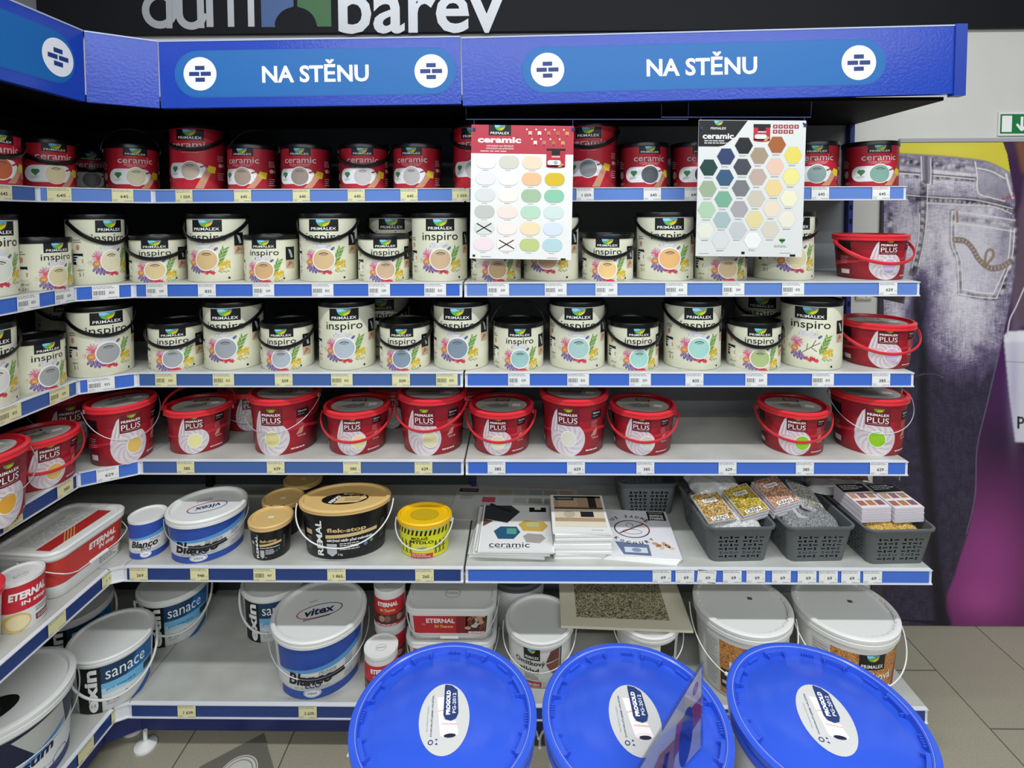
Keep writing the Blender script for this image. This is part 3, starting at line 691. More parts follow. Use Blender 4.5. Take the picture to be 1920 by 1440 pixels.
# ------------------------------------------------------------------ other tins, buckets and tubs
def vessel(name, label, cat, V, loc, rz, mbody, art=None, lidfn=None, lidart=None, hnd=None, group=None, extra=None):
    root = ob(name, None, None, loc, rz); tag(root, label, cat, group)
    ob('body', V.body('body', mbody), root)
    if art: ob('label_print', art.build('label_print', V.surf, .007, base=.0007), root)
    l = None
    if lidfn: l = ob('lid', lidfn(V), root)
    if lidart: ob('lid_print', lidart.build('lid_print', lambda u, v, o: (u, v, V.H + V.lz + o)), l)
    if hnd: ob('handle', hnd, root)
    if extra: extra(root)
    return root
def smalltin_lid(m):
    def f(V):
        H = V.H; V.lz = -.003; b = MB(); b.loft([V.ring(H - .007, 1, .0004), V.ring(H - .007, 1, .0016), V.ring(H + .001, 1, .0016), V.ring(H + .001, .955), V.ring(H - .003, .94), V.ring(H - .003, .1)], m, False, True)
        return b.mesh('lid', True, 40)
    return f
def VV(kind, a, b, H, taper=1, r=.03, lz=-.005):
    v = Vessel(outline(kind, a, b, r), H, taper); v.lz = lz; return v
BL, SKY, NAV = K('2b4fa8'), K('5aa0dc'), K('16193a')

def art_blanco(w, H):                      # navy blue top, light swoosh, white field, blue foot
    A = Art(); n = 14; hw = w
    top = [(-hw + 2 * hw * i / n, H * (.60 + .06 * ((i / n) * 2 - 1) + .16 * (i / n) ** 3)) for i in range(n + 1)]
    for (x0, y0), (x1, y1) in zip(top, top[1:]):
        A.poly([(x0, y0 + H * .0), (x1, y1), (x1, H * .985), (x0, H * .985)], BL, 0, True)
        t0, t1 = (x0 + hw) / (2 * hw), (x1 + hw) / (2 * hw)
        A.poly([(x0, y0 - H * .05 * (.6 + t0 * 2)), (x1, y1 - H * .05 * (.6 + t1 * 2)), (x1, y1), (x0, y0)], SKY, 1, True)
    A.rect(-hw, hw, H * .01, H * .17, BL, 0)
    A.text('Blanco', -w * .25, H * .40, w * .95, BLACK, L=2, bold=.03, shear=.2); A.text('ECO', -w * .18, H * .285, w * .33, K('1a2a50'), L=2, bold=.02)
    A.text('PRIMER', w * .12, H * .49, w * .36, K('8a8f98'), L=2, shear=.2); A.lines(-w * .6, w * .35, H * .20, H * .25, 3, K('8a9098'), 2)
    A.ell(-w * .2, H * .13, w * .19, H * .085, WHITE, 3); A.ell(-w * .2, H * .13, w * .17, H * .073, BL, 4); A.ell(-w * .2, H * .13, w * .16, H * .066, WHITE, 5); A.text('vitex', -w * .2, H * .13, w * .2, K('33508c'), L=6, shear=.2)
    A.rect(w * .5, w * .72, H * .2, H * .30, K('b9bec4'), 2); A.lines(w * .5, w * .72, H * .42, H * .6, 4, K('5a6a90'), 2)
    return A
def art_remal(w, H):
    A = Art(); g_ = K('d8bb84'); s = w
    A.text('REMAL', -s * .55, H * .5, H * .82, WHITE, h=s * .17, L=1, bold=.035, rot=90)
    A.text('flek-stop', s * .02 + .12 * s, H * .68, s * .95, g_, h=H * .13, L=1, bold=.028)
    A.poly([(-s * .38, H * .50), (s * .9, H * .56), (s * .9, H * .64), (-s * .38, H * .58)], g_, 0)
    A.text('zakrývací nátěr před malováním', s * .22, H * .455, s * 1.15, WHITE, L=1, bold=.03)
    A.poly([(-s * .36, H * .38), (-s * .10, H * .38), (-s * .10, H * .16), (-s * .23, H * .08), (-s * .36, H * .16)], K('b9babd'), 1)
    A.lines(-s * .03, s * .5, H * .22, H * .4, 4, WHITE, 1, .4)
    A.ell(s * .62, H * .3, s * .05, s * .05, K('4a80b8'), 1); A.ell(s * .77, H * .34, s * .045, s * .045, K('5a9a50'), 1); A.rect(-s * .95, -s * .76, H * .55, H * .66, g_, 1); A.lines(-s * .95, -s * .78, H * .2, H * .5, 6, K('8a8a8a'), 1)
    A.rect(s * 1.0, s * 1.15, H * .3, H * .75, K('3a3a3c'), 1); A.text('5 kg', -s * .02, H * .12, s * .12, WHITE, L=1)
    return A
def put(px, py, row, R, lp=None): return spot(px, row, R, 0, py, lp)

V = VV('ell', .049, .049, .112, 1, lz=-.003); l_, rz = put(280, 1046, 5, .049, 284)
vessel('paint_tin', 'small blue and white tin with white lid, leftmost on fifth shelf of back row', 'paint can', V, l_, rz, m_whitebody, art_blanco(.075, .112), smalltin_lid(m_whitepl))
V = VV('ell', .106, .100, .128, .92); l_, rz = put(392, 1053, 5, .096, 391)
LA = Art(); LA.ring(0, -.01, .052, .026, .003, K('2a4a98'), 0); LA.ring(0, -.01, .052, .026, .003, K('c03038'), 1, 40, 200); LA.text('vitex', 0, -.01, .07, K('2a3a70'), L=1, shear=.2, rot=180, bold=.02); LA.lines(-.03, .03, .03, .05, 2, K('808890'))
vessel('paint_bucket', 'blue and white primer bucket with black grip on its wire handle, fifth shelf', 'paint bucket', V, l_, rz, m_whitebody, art_blanco(.135, .122), lambda V: lid_bucket(V, m_whitepl, .018, .006, .004, .009), LA,
       handle_mesh('handle', .104, .112, 'droop', m_wire, .0014, Ry=.098, e=.010, grip=m_blackpl, drop=.060))
mk_beige = mat('beige_lid', 'dcb877', .4)
m_rb = mat('black_bucket_wall', '0e0e10', .35)
def remal_small(px, py, lab, lp=None):
    V = VV('ell', .060, .060, .104, .86, lz=-.0045); l_, rz = put(px, py, 5, .055, lp)
    T = Art(); T.rect(-.008, .008, -.006, .006, K('efe6cc'))
    return vessel('paint_bucket', lab, 'paint bucket', V, l_, rz, m_rb, art_remal(.052, .088), lambda V: lid_bucket(V, mk_beige, .012, .004, .003, .005, teeth=0), T, None, 'small black stain block buckets')
remal_small(510, 1051, 'small black bucket with beige lid, front of a row of three', 500)
remal_small(533, 1009, 'small black bucket with beige lid, middle of a row of three', 522)
remal_small(570, 967, 'small black bucket with beige lid, farthest back and mostly hidden', 560)
V = VV('ell', .131, .084, .150, .88); l_, rz = put(650, 1050, 5, .079, 640)
LA = Art(); LA.ell(0, -.005, .07, .034, BLACK, 0, n=36); LA.poly([(-.03, -.03), (-.01, .026), (.055, .018), (.066, -.008), (.04, -.03)], K('d8bb84'), 1); LA.text('flek-stop', .018, .012, .07, BLACK, L=2, bold=.05); LA.text('REMAL', -.03, -.005, .05, WHITE, L=2, bold=.05, rot=62); LA.lines(-.0, .05, -.022, .0, 4, K('6a5a30'), 2)
vessel('paint_bucket', 'large oval black bucket with beige lid and white wire handle on the fifth shelf', 'paint bucket', V, l_, rz, m_rb, art_remal(.125, .132), lambda V: lid_bucket(V, mk_beige, .010, .006, .003, .006), LA,
       handle_mesh('handle', .130, .138, 'droop', m_whitewire, .0022, Ry=.086, e=.014, drop=.088))
# yellow soap bucket
V = VV('ell', .078, .062, .104, .90, lz=-.004); l_, rz = put(797, 1047, 5, .056, 790)
A = Art(); Y_ = K('d9d820'); A.rect(-.2, .2, .002, .088, Y_, 0)
for i in range(13):
    x = -.085 + i * .0135; A.poly([(x, .07), (x + .0065, .07), (x + .011, .086), (x + .0045, .086)], BLACK, 1)
A.text('MAZLAVÉ', -.005, .062, .052, BLACK, L=1, bold=.03, rot=2); A.text('MÝDLO', .002, .051, .075, BLACK, h=.012, L=1, bold=.03)
for i, x in enumerate((-.07, -.052, -.036, .046, .06, .074)):
    A.poly([(x - .004, .012), (x - .001, .03), (x - .004, .046), (x + .004, .046), (x + .002, .03), (x + .005, .012), (x + .001, .012), (x, .026), (x - .001, .012)], K('4a4a14'), 1); A.ell(x, .049, .003, .003, K('4a4a14'), 1, n=8)
    A.line((x - .008, .03), (x + .008, .041), .0018, K('4a4a14'), 1)
A.rect(.03, .085, .028, .030, K('4a4a14'), 1); A.rect(-.015, .02, .026, .038, K('c9cca0'), 2); A.text('tradiční', .003, .034, .03, BLACK, L=3, shear=.2, rot=8); A.text('výroba', .003, .028, .02, BLACK, L=3, rot=8)
A.rect(-.035, .038, .002, .016, K('d8303c'), 2); A.lines(-.031, .034, .004, .015, 2, K('f2d8d8'), 3, .4)
LA = Art(); LA.ell(0, 0, .042, .03, K('caa81c'), 0); LA.ring(0, 0, .042, .03, .0012, K('b39410'), 1)
vessel('soap_bucket', 'small yellow bucket with hazard stripes, yellow lid and white band handle', 'bucket', V, l_, rz, m_whitepl, A, lambda V: lid_bucket(V, mat('yellow_lid', 'efbf14', .35), .010, .005, .004, .007), LA,
       handle_mesh('handle', .080, .092, 'droop', m_whitepl, .002, .0035, Ry=.064, e=.007, drop=.058))

# -- ETERNAL tins and tubs
RE, CRM = K('c92534'), K('e9e2d6')
def art_eternal(w, H, sub, thermo):
    A = Art(); hw = w
    if thermo:
        A.rect(-hw, hw, H * .06, H * .80, RE, 0); A.text('ETERNAL', 0, H * .66, w * 1.0, WHITE, h=H * .12, L=1, bold=.05); A.text(sub, 0, H * .50, w * .72, K('e8c86a'), h=H * .085, L=1, bold=.03)
        A.rect(-w, w, H * .12, H * .38, K('4a2826'), 1)
        for i in range(7): A.ell(-w + w * 2 * (i + .5) / 7, H * .26, w * .16, H * .09, K(['8a5a48', '5a302a', 'b08a70'][i % 3]), 2, rot=30 * i, n=9)
        A.lines(-w * .6, w * .6, H * .08, H * .11, 1, WHITE, 1, .7)
    else:
        A.rect(-hw, hw, H * .42, H * .98, RE, 0); A.text('ETERNAL', w * .05, H * .74, w * 1.15, WHITE, h=H * .16, L=1, bold=.05, shear=.12); A.text(sub, w * .2, H * .56, w * .75, WHITE, h=H * .11, L=1, bold=.03)
        A.ell(-w * .35, H * .2, w * .42, H * .2, K('d9b870'), 1); A.ell(-w * .3, H * .2, w * .33, H * .15, K('e8d9ac'), 2); A.rect(w * .2, w, H * .1, H * .22, K('7a1a2c'), 1); A.lines(w * .25, w * .9, H * .12, H * .2, 2, WHITE, 2); A.lines(w * .2, w * .8, H * .28, H * .38, 2, K('6a6a6a'), 1)
    return A
LAe = lambda r: (lambda T: (T.ring(0, -r * .1, r * .3, r * .24, r * .02, K('8a8a88')), T.text('ETERNAL', 0, -r * .1, r * .5, K('55585a'), L=1), T)[-1])(Art())
def etin(px, py, lab, sub, thermo, lp=None, z=None, R=.049, H=.118, row=6):
    V = VV('ell', R, R, H, 1, lz=-.003); l_, rz = put(px, py, row, R, lp)
    if z: l_ = (l_[0], l_[1], z)
    vessel('paint_tin', lab, 'paint can', V, l_, rz, m_whitebody, art_eternal(R * (1.35 if thermo else 1.5), H * .98, sub, thermo), smalltin_lid(m_whitepl), LAe(R), group='red and white small tins')
Xe = put(733, 1232, 6, .049, 728)
etin(733, 1246, 'small red thermal paint tin, lower of a stack of two', 'IN Thermo', True, 728)
etin(733, 1246, 'small red thermal paint tin, on top of another tin', 'IN Thermo', True, 728, ZB + .1195)
etin(716, 1306, 'small red thermal paint tin standing alone in front of the stacked pair', 'IN Thermo', True, 716)
def etub(loc, rz, lab, sub, thermo, wd=.137, dp=.088, H=.100, hd='droop', group=None):
    V = VV('rrect', wd, dp, H, .92, r=.035); A = Art()
    if thermo:
        A.rect(-.118, .118, .022, .098, RE, 0); A.rect(.02, .06, .022, .098, K('8a1a28'), 1); A.text('ETERNAL', -.03, .064, .092, WHITE, h=.015, L=2, bold=.04); A.text('IN Thermo', -.02, .045, .060, K('f0d070'), L=2, bold=.03)
        A.rect(.05, .118, .030, .098, K('4a2a24'), 1)
        for i in range(14): A.ell(.058 + (i * 37 % 52) / 1000, .04 + (i * 23 % 50) / 1000, .011, .006, K(['c9a58c', 'e0d5c8', 'b0705a', '7a4030'][i % 4]), 2, rot=i * 40, n=8)
        A.poly([(.075, .095), (.11, .06), (.1, .05), (.085, .075)], K('cf9a80'), 3); A.lines(.06, .115, .022, .030, 1, WHITE, 2, .6); A.ell(-.085, .052, .008, .004, K('d8606a'), 2)
    else:
        A.rect(-.16, .16, .035, .105, K('cc3a32'), 0); A.text('ETERNAL', .03, .085, .095, WHITE, h=.018, L=2, bold=.05, shear=.1); A.text(sub, .045, .064, .055, WHITE, L=2, bold=.03)
        A.rect(.10, .17, .010, .105, K('d9c9a0'), 1)
        for i in range(10): A.ell(.108 + (i * 37 % 55) / 1000, .02 + (i * 23 % 75) / 1000, .014, .009, K(['c9a878', 'e9e0c8', 'b89058'][i % 3]), 2, rot=i * 40, n=8)
        A.lines(.02, .09, .012, .032, 3, K('707070'), 1)
    T = LAe(.08) if thermo else Art()
    if not thermo:
        T.rect(-.10, .10, -.06, .06, K('deddd6'), 0); T.rect(-.10, .10, -.06, -.018, K('bb2c28'), 1)
        for i in range(4): T.poly([(-.06 + i * .01, -.06), (-.056 + i * .01, -.06), (-.01 + i * .01, -.018), (-.014 + i * .01, -.018)], K('c9a860'), 2)
        T.lines(-.09, .09, -.01, .055, 9, K('8a8a86'), 2, .3)
    hp = MB(); a, b_ = wd + .012, dp + .012; P = []
    for i in range(25):
        t = i / 24; x = a * cos(pi * t)
        if hd == 'droop':
            k = sin(pi * t); y = -b_ * min(1, k * 1.6); z = H - .018 - .058 * min(1, k * 1.15)
            P.append((x, y, z))
    hp.tube(P, .0015, m_whitewire); hp.tube([(-.028, -b_, H - .077), (.028, -b_, H - .077)], .005, m_whitepl, 10)
    return vessel('paint_tub', lab, 'paint tub', V, loc, rz, m_whitepl, A, lambda V: lid_bucket(V, m_whitepl, .016, .006, .004, .008, teeth=14), T, hp.mesh('handle', True), group)
lt, rzt = put(851, 1262, 6, .086, None); lt = (lt[0], lt[1], ZB)
etub(lt, 0, 'rectangular red label tub, lower of the stacked pair behind the blue lids', 'IN Thermo', True, group='rectangular thermal paint tubs')
etub((lt[0], lt[1], ZB + .1045), 0, 'rectangular red label tub, on top of a stack of two on the bottom shelf', 'IN Thermo', True, group='rectangular thermal paint tubs')
etub((-.135, -.105, Z5), radians(86), 'rectangular stain block tub with red label on the left side shelf', 'IN stop', False, .122, .095, .128)
etin(42, 1183, 'red and white tin in front of the rectangular tub, left side shelf', 'IN stop', False, 52, row=5, R=.047, H=.122)
V = VV('ell', .085, .085, .15, .9); l_ = (-.125, -.42, Z5)
vessel('paint_bucket', 'bucket with red lid just entering the left photo edge', 'paint bucket', V, l_, 0, m_whitebody, None, lambda V: lid_bucket(V, m_redpl, .014, .006, .004, .006), None, handle_mesh('handle', .084, .135, 'droop', m_whitewire, .0016, e=.012, drop=.08))

# -- bottom shelf buckets
def art_sanace(w, H):
    A = Art(); A.rect(-w * 1.1, -w * .42, 0, H * .97, BLACK, 1); A.text('exin', -w * .68, H * .48, H * .9, WHITE, h=w * .34, L=2, bold=.04, rot=90)
    A.rect(-w * .42, w * 1.1, H * .60, H * .97, K('0a3a5e'), 0); A.poly([(w * .2, H * .60), (w * 1.1, H * .6), (w * 1.1, H * .97), (w * .5, H * .97)], K('1467a8'), 1)
    A.rect(-w * .42, w * 1.1, H * .38, H * .60, K('6fb6dc'), 0); A.poly([(-w * .42, H * .38), (w * .3, H * .38), (w * .1, H * .45), (-w * .42, H * .5)], K('a8d4ea'), 1)
    A.text('sanace', w * .22, H * .76, w * 1.05, WHITE, h=H * .17, L=2); A.text('pro interiéry', w * .08, H * .46, w * .75, K('1c3c5c'), h=H * .07, L=2)
    A.text('6–10', -w * .15, H * .22, w * .32, K('6a6e72'), L=2); A.lines(-w * .3, w * .0, H * .12, H * .16, 1, K('9a9a9a'), 2)
    for i in range(3): A.ell(w * (.2 + .15 * i), H * .26, w * .035, H * .025, K('2a2a2a'), 2, n=8)
    A.rect(w * .72, w * 1.1, H * .42, H * .56, K('0c3a34'), 2); A.poly([(w * .3, 0), (w * 1.1, H * .3), (w * 1.1, H * .12), (w * .6, 0)], K('2458a0'), 1); A.poly([(w * .8, H * .3), (w * .95, H * .42), (w * 1.1, H * .3)], K('d9d8e8'), 1)
    return A
def sanace(px, py, lab, lp, R=.106, H=.160, hd='droop', X=None, Y=None, hdr=.095):
    V = VV('ell', R, R, H, .92); l_, rz = put(px, py, 6, R * .93, lp)
    if X is not None: l_ = (X, Y, ZB); rz = turn(X, Y, R, px, lp, 0)
    return vessel('paint_bucket', lab, 'paint bucket', V, l_, rz, m_whitebody, art_sanace(R * .95, H * .9), lambda V: lid_bucket(V, m_whitepl, .014, .005, .003, .006), None,
           handle_mesh('handle', R, H - .022, hd, m_whitepl, .0035, .005, e=.008, drop=hdr) if hd else None, 'white and blue renovation paint buckets')
sanace(214, 1328, 'white bucket with blue renovation label, front of the bottom corner', 222)
sanace(330, 1208, 'white bucket with blue renovation label, behind at the back wall', 335)
sanace(190, 1200, 'shaded white bucket far back in the bottom corner, lid visible only', 205, X=-.30, Y=.11)
sanace(520, 1202, 'white bucket with blue renovation label, half hidden by the big primer bucket', 512)
V = VV('ell', .137, .137, .186, .88, lz=-.006); l_, rz = put(603, 1308, 6, .121, 604)
LA = Art(); LA.ring(0, .0, .066, .028, .003, K('2a3a70'), 0); LA.ring(0, .0, .066, .028, .003, K('c03038'), 1, 150, 260); LA.text('vitex', 0, 0, .09, K('202a50'), L=1, shear=.2, bold=.03); LA.rect(-.05, .03, -.032, -.024, K('a0a09c')); LA.lines(-.03, 0, .045, .055, 2, K('707070'))
vessel('paint_bucket', 'big blue and white primer bucket standing alone on the bottom shelf', 'paint bucket', V, l_, rz, m_whitebody, art_blanco(.15, .165), lambda V: lid_bucket(V, m_whitepl, .020, .006, .004, .010), LA,
       handle_mesh('handle', .137, .155, 'droop', m_wire, .0016, e=.012, grip=m_blackpl, drop=.074))
# gypsum bucket bottom left
V = VV('ell', .143, .143, .205, .9, lz=-.006)
A = Art(); A.rect(-.25, .25, .09, .17, NAV, 0); A.poly([(.0, .16), (.12, .17), (.14, .09), (.05, .09)], K('b9bab4'), 1); A.poly([(-.2, .06), (.0, .075), (.13, .12), (.13, .11), (.02, .066), (-.2, .05)], K('4a90d8'), 2)
A.poly([(-.25, .05), (.0, .066), (.2, .11), (.2, .03), (-.25, .01)], K('eceded'), 1); A.text('Gypsum', .02, .070, .15, NAV, h=.034, L=3, bold=.04, shear=.2, rot=8); A.rect(-.25, .25, .0, .022, K('22357a'), 2)
A.lines(-.02, .1, .026, .04, 3, K('8a8a8a'), 3); A.ring(.12, .03, .024, .014, .002, K('5a6a9a'), 3)
LA = Art(); LA.ell(-.045, -.045, .075, .045, K('141417'), 0, n=32); LA.lines(-.09, 0, -.07, -.02, 6, K('5a5a5c'), 1); LA.rect(-.05, -.01, -.03, -.02, K('8a3030'), 2)
gp = atZ(62, 1440, ZB)
vessel('plaster_bucket', 'large white and navy filler bucket at the lower left photo corner', 'bucket', V, (-.165, -.275, ZB), radians(50), m_whitebody, A, lambda V: lid_bucket(V, m_whitepl, .026, .008, .004, .008), LA,
       handle_mesh('handle', .143, .175, 'droop', m_wire, .0018, e=.012, drop=.07))
V = VV('ell', .12, .12, .17, .9); vessel('plaster_bucket', 'white bucket rim at the extreme bottom left corner', 'bucket', V, (-.17, -.585, ZB), 0, m_whitebody, None, lambda V: lid_bucket(V, m_whitepl, .016, .006, .004, .008), None, handle_mesh('handle', .12, .15, 'droop', m_wire, .0016, drop=.08))
# primer bucket (omitkovy zaklad)
V = VV('ell', .103, .103, .150, .9); l_, rz = put(1012, 1292, 6, .093, 1006)
A = Art(); logo(A, -.014, .128, .052, .036); A.text('Omítkový', -.022, .080, .100, BLACK, h=.019, L=1, bold=.02); A.text('základ', -.025, .058, .066, BLACK, h=.017, L=1, bold=.02); A.lines(-.04, .01, .028, .046, 4, K('7a7060'), 1)
A.rect(-.05, .016, .006, .022, K('c5283a'), 1); A.text('univerzální', -.017, .014, .055, WHITE, L=2, bold=.02); A.poly([(.045, .12), (.075, .125), (.075, .09), (.03, .085)], K('6a3a30'), 1); A.poly([(.03, .08), (.075, .088), (.075, .03), (.05, .05)], K('8a4a40'), 1); A.rect(.078, .084, .05, .125, K('3a3a3a'), 1)
vessel('paint_bucket', 'white bucket with black lettering left of the stone sample board', 'paint bucket', V, l_, rz, m_whitebody, A, lambda V: lid_bucket(V, m_whitepl, .018, .005, .004, .008), None, handle_mesh('handle', .103, .128, 'droop', m_whitewire, .0016, e=.012, drop=.06))
V = VV('ell', .098, .098, .15, .9); l_, rz = put(1212, 1282, 6, .09)
A = Art(); A.rect(.02, .08, .06, .125, BLACK, 0); A.text('PRIMALEX', .05, .07, .05, WHITE, L=1)
vessel('paint_bucket', 'white bucket carrying the stone sample board', 'paint bucket', V, (l_[0], l_[1], ZB), rz, m_whitebody, A, lambda V: lid_bucket(V, m_whitepl, .016, .005, .004, .008), None, handle_mesh('handle', .098, .128, 'droop', m_whitewire, .0016, e=.012, drop=.06))
V = VV('ell', .10, .10, .17, .9); l_, rz = put(975, 1190, 6, .09)
vessel('paint_bucket', 'shaded white bucket behind the rectangular tub on the bottom shelf', 'paint bucket', V, (l_[0] - .012, .275, ZB), rz, m_whitebody, None, lambda V: lid_bucket(V, m_greypl, .016, .005, .004, .008))
# mosaic plaster buckets
m_moz = speck('mosaic_print', ['b07038', 'd9964e', '8a5024', 'c98442', 'e0a860'], 420, .5)
def mosaic(px, py, lab, lp, word):
    V = VV('ell', .138, .138, .222, .88); l_, rz = put(px, py, 6, .121, lp)
    A = Art(); A.rect(-.085, .14, .01, .175, m_moz, 0); A.rect(-.14, -.088, .01, .172, K('c9c8c4'), 0); A.lines(-.136, -.092, .02, .165, 16, K('8a8a86'), 1, .3)
    logo(A, .028, .175, .078, .046, 1); A.text('Mozaiková', .02, .108, .15, WHITE, h=.024, L=2, bold=.012); A.text('omítka', .01, .082, .085, WHITE, h=.018, L=2); A.rect(-.082, -.048, .03, .088, BLACK, 1); A.rect(-.078, -.055, .042, .052, K('d9d0b0'), 2); A.ring(-.065, .065, .010, .012, .001, K('707070'), 2)
    A.lines(-.04, .03, .02, .068, 4, WHITE, 2, .35); A.poly([(.1, .02), (.14, .02), (.14, .16), (.125, .12)], K('9a2a50'), 2)
    T = Art(); T.rect(.02, .034, .02, .032, K('5a5a58'), 0)
    hp = handle_mesh('handle', .138, .195, 'droop', m_whitewire, .002, e=.016, grip=m_whitepl, drop=.105)
    vessel('plaster_bucket', lab, 'bucket', V, l_, rz, m_whitebody, A, lambda V: lid_bucket(V, m_whitepl, .026, .007, .004, .007, teeth=46), T, hp, 'white mosaic plaster buckets')
mosaic(1388, 1318, 'big white mosaic plaster bucket, left of the pair', 1400, 0)
mosaic(1578, 1322, 'big white mosaic plaster bucket at the right end of the bottom shelf', 1606, 0)

# stone sample board lying over a bucket
b = MB(); A = Art(); A.rect(-.196, .196, -.178, .178, K('f0ead0'), 0); A.rect(-.150, .138, -.145, .17, speck('stone_chips', ['6a654e', 'c0b894', '837d62', 'e0d9b4', '4a4636', 'cdc59c'], 380, .6), 1)
b.box(-.2, .2, -.182, .182, 0, .008, mat('cream_board', 'f0ead0', .6)); bd = ob('sample_board', b.mesh('sample_board'), None, (1.4975, .192, ZB + .1545), radians(-2.5)); tag(bd, 'cream framed board of dark stone chips lying across a white bucket', 'sample board')
ob('stone_surface', A.build('stone_surface', FLATT, base=.0085), bd)

# ------------------------------------------------------------------ brochures, chart, baskets
def booklet(X, Y, Z, w_, d_, th, rz, label, group, cover=None, tilt=0):
    b = MB(); b.box(-w_ / 2, w_ / 2, -d_ / 2, d_ / 2, 0, th, m_paper); b.box(-w_ / 2 - .0006, -w_ / 2 + .001, -d_ / 2, d_ / 2, -.0002, th, K('c9c9c4'))
    r = ob('brochure', b.mesh('brochure'), None, (X, Y, Z), rz); r.rotation_euler = (tilt, 0, rz); tag(r, label, 'brochure', group)
    if cover: ob('cover_print', cover.build('cover_print', FLATT, base=th + .0003), r)
    return r
wB, dB = .212, .252
A = Art(); A.rect(-wB / 2, wB / 2, -dB / 2, dB / 2, K('e9e8e6'))
A.poly([(-.106, .124), (-.02, .124), (.01, .085), (-.03, .02), (-.106, .045)], K('34373d'), 1); A.poly([(-.106, .045), (-.075, .03), (-.106, -.0)], K('6a4a40'), 2); A.line((-.09, .13), (-.02, .085), .01, K('1c1e22'), 2)
A.poly([(-.07, -.025), (-.05, .0), (-.0, -.0), (.012, -.03), (-.008, -.065), (-.055, -.065)], K('2a5a78'), 2); A.rect(-.03, 0, -.04, -.01, K('5aa090'), 3)
A.poly([(.005, .015), (.025, .035), (.085, .03), (.098, .005), (.08, -.025), (.02, -.022)], K('cda850'), 2); A.rect(.03, .07, 0, .025, K('b9c080'), 3)
A.poly([(.02, -.05), (.035, -.035), (.078, -.04), (.088, -.06), (.07, -.085), (.03, -.08)], K('a8a09c'), 2)
A.text('ceramic', -.02, -.094, .12, K('26262a'), L=2); A.lines(-.08, .05, -.114, -.106, 1, K('9a9a9a'), 2); A.rect(.04, .095, .085, .112, BLACK, 2); A.rect(.058, .078, .098, .120, K('dfe4d8'), 3)
c0 = atZ(952, 1040, Z5)
rnd = random.Random(3)
for i in range(9):
    top = i == 8
    booklet(1.135 + .0015 * i + rnd.uniform(-.006, .006) + (.010 if i > 5 else 0), .086 - .003 * i + rnd.uniform(-.004, .004), Z5 + .0002 + i * .0043, wB + .012, dB, .004, radians(-3 + rnd.uniform(-3, 3)), 'white brochure with hexagon pictures, top of its pile' if top else 'white brochure edge in the pile under the hexagon picture cover', 'brochures with hexagon pictures', A if i > 5 else None)
A = Art(); w2, d2 = .170, .212; A.rect(-w2 / 2, w2 / 2, -d2 / 2, d2 / 2, K('ecebe6')); A.rect(-.075, .078, -.078, .1, K('b8977a'), 1); A.rect(-.075, .078, .088, .1, K('2a2a2c'), 2); A.rect(-.07, -.01, .072, .094, K('3e4648'), 3); A.text('PRIMALEX', -.04, .084, .045, WHITE, L=4)
A.rect(-.075, .078, .02, .03, K('5a4634'), 2); A.rect(-.06, .0, .035, .09, K('c9a888'), 2); A.rect(.035, .06, .03, .1, K('2e2a28'), 2); A.rect(-.075, .078, -.03, .02, K('d9ccb4'), 2); A.rect(.005, .045, -.025, .005, K('1e1e20'), 3); A.ell(-.03, -.01, .018, .02, K('b8b29a'), 3); A.rect(-.075, .078, -.078, -.05, K('e6ddc8'), 2); A.lines(.03, .075, -.098, -.09, 1, K('9a9a9a'), 2)
for i in range(13):
    top = i == 12
    booklet(1.348 + rnd.uniform(-.004, .004), .064 + rnd.uniform(-.004, .004), Z5 + .0002 + i * .0063, w2, d2, .006, radians(rnd.uniform(-1.5, 1.5)), 'white catalogue with kitchen photo cover, top of its pile' if top else 'white catalogue edge in the pile under the kitchen photo cover', 'catalogues with kitchen photo', A if top else None)
A = Art(); A.rect(-wB / 2, wB / 2, -dB / 2, dB / 2, K('e8e7ea')); A.rect(.04, .098, .070, .122, BLACK, 1); A.text('extra', .069, .098, .045, WHITE, L=2, bold=.03); A.text('matt', .069, .082, .045, WHITE, L=2, bold=.03); A.text('PRIMALEX', .069, .113, .045, WHITE, L=2)
for i, ch in enumerate('UŽ ŽÁDNÉ'):
    if ch != ' ': a = radians(140 - i * 14); A.text(ch, -.02 + .075 * cos(a), .015 + .062 * sin(a) + .01, .012, K('26262a'), L=2, bold=.03, rot=math.degrees(a) - 90)
for i, ch in enumerate('KOCOURY'):
    a = radians(225 + i * 15); A.text(ch, -.02 + .075 * cos(a), .015 + .075 * sin(a), .012, K('26262a'), L=2, bold=.03, rot=math.degrees(a) + 90)
A.ring(-.02, .015, .052, .045, .004, K('3a3a40'), 2); A.ring(-.02, .015, .052, .045, .004, K('a03038'), 3, -20, 60); A.line((-.06, -.01), (.02, .045), .005, K('7a3a40'), 3); A.ring(-.02, .0, .028, .012, .002, K('7a7a80'), 3); A.ring(-.025, .035, .01, .012, .002, K('7a7a80'), 3)
A.poly([(-.08, -.055), (.02, -.065), (.02, -.12), (-.06, -.118)], K('6a7898'), 2); A.rect(-.055, .012, -.108, -.082, K('d9dce6'), 3); A.ell(-.02, -.095, .014, .010, K('8a98b8'), 4)
for q in range(6): A.ell(.04 + q * .009, -.058 - (q % 3) * .01, .010, .007, K(['c9a07a', 'b07858', 'e0c8a0'][q % 3]), 2, n=9, rot=q * 30)
for i in range(4):
    booklet(1.530 + .003 * i, .068 + .002 * i, Z5 + .0002 + i * .0034, wB, dB, .0032, radians(-8 + 1.2 * i), 'white leaflet with round slogan and cat drawing, top of a low pile' if i == 3 else 'white leaflet under the one with the round slogan', 'leaflets with round slogan', A if i == 3 else None)
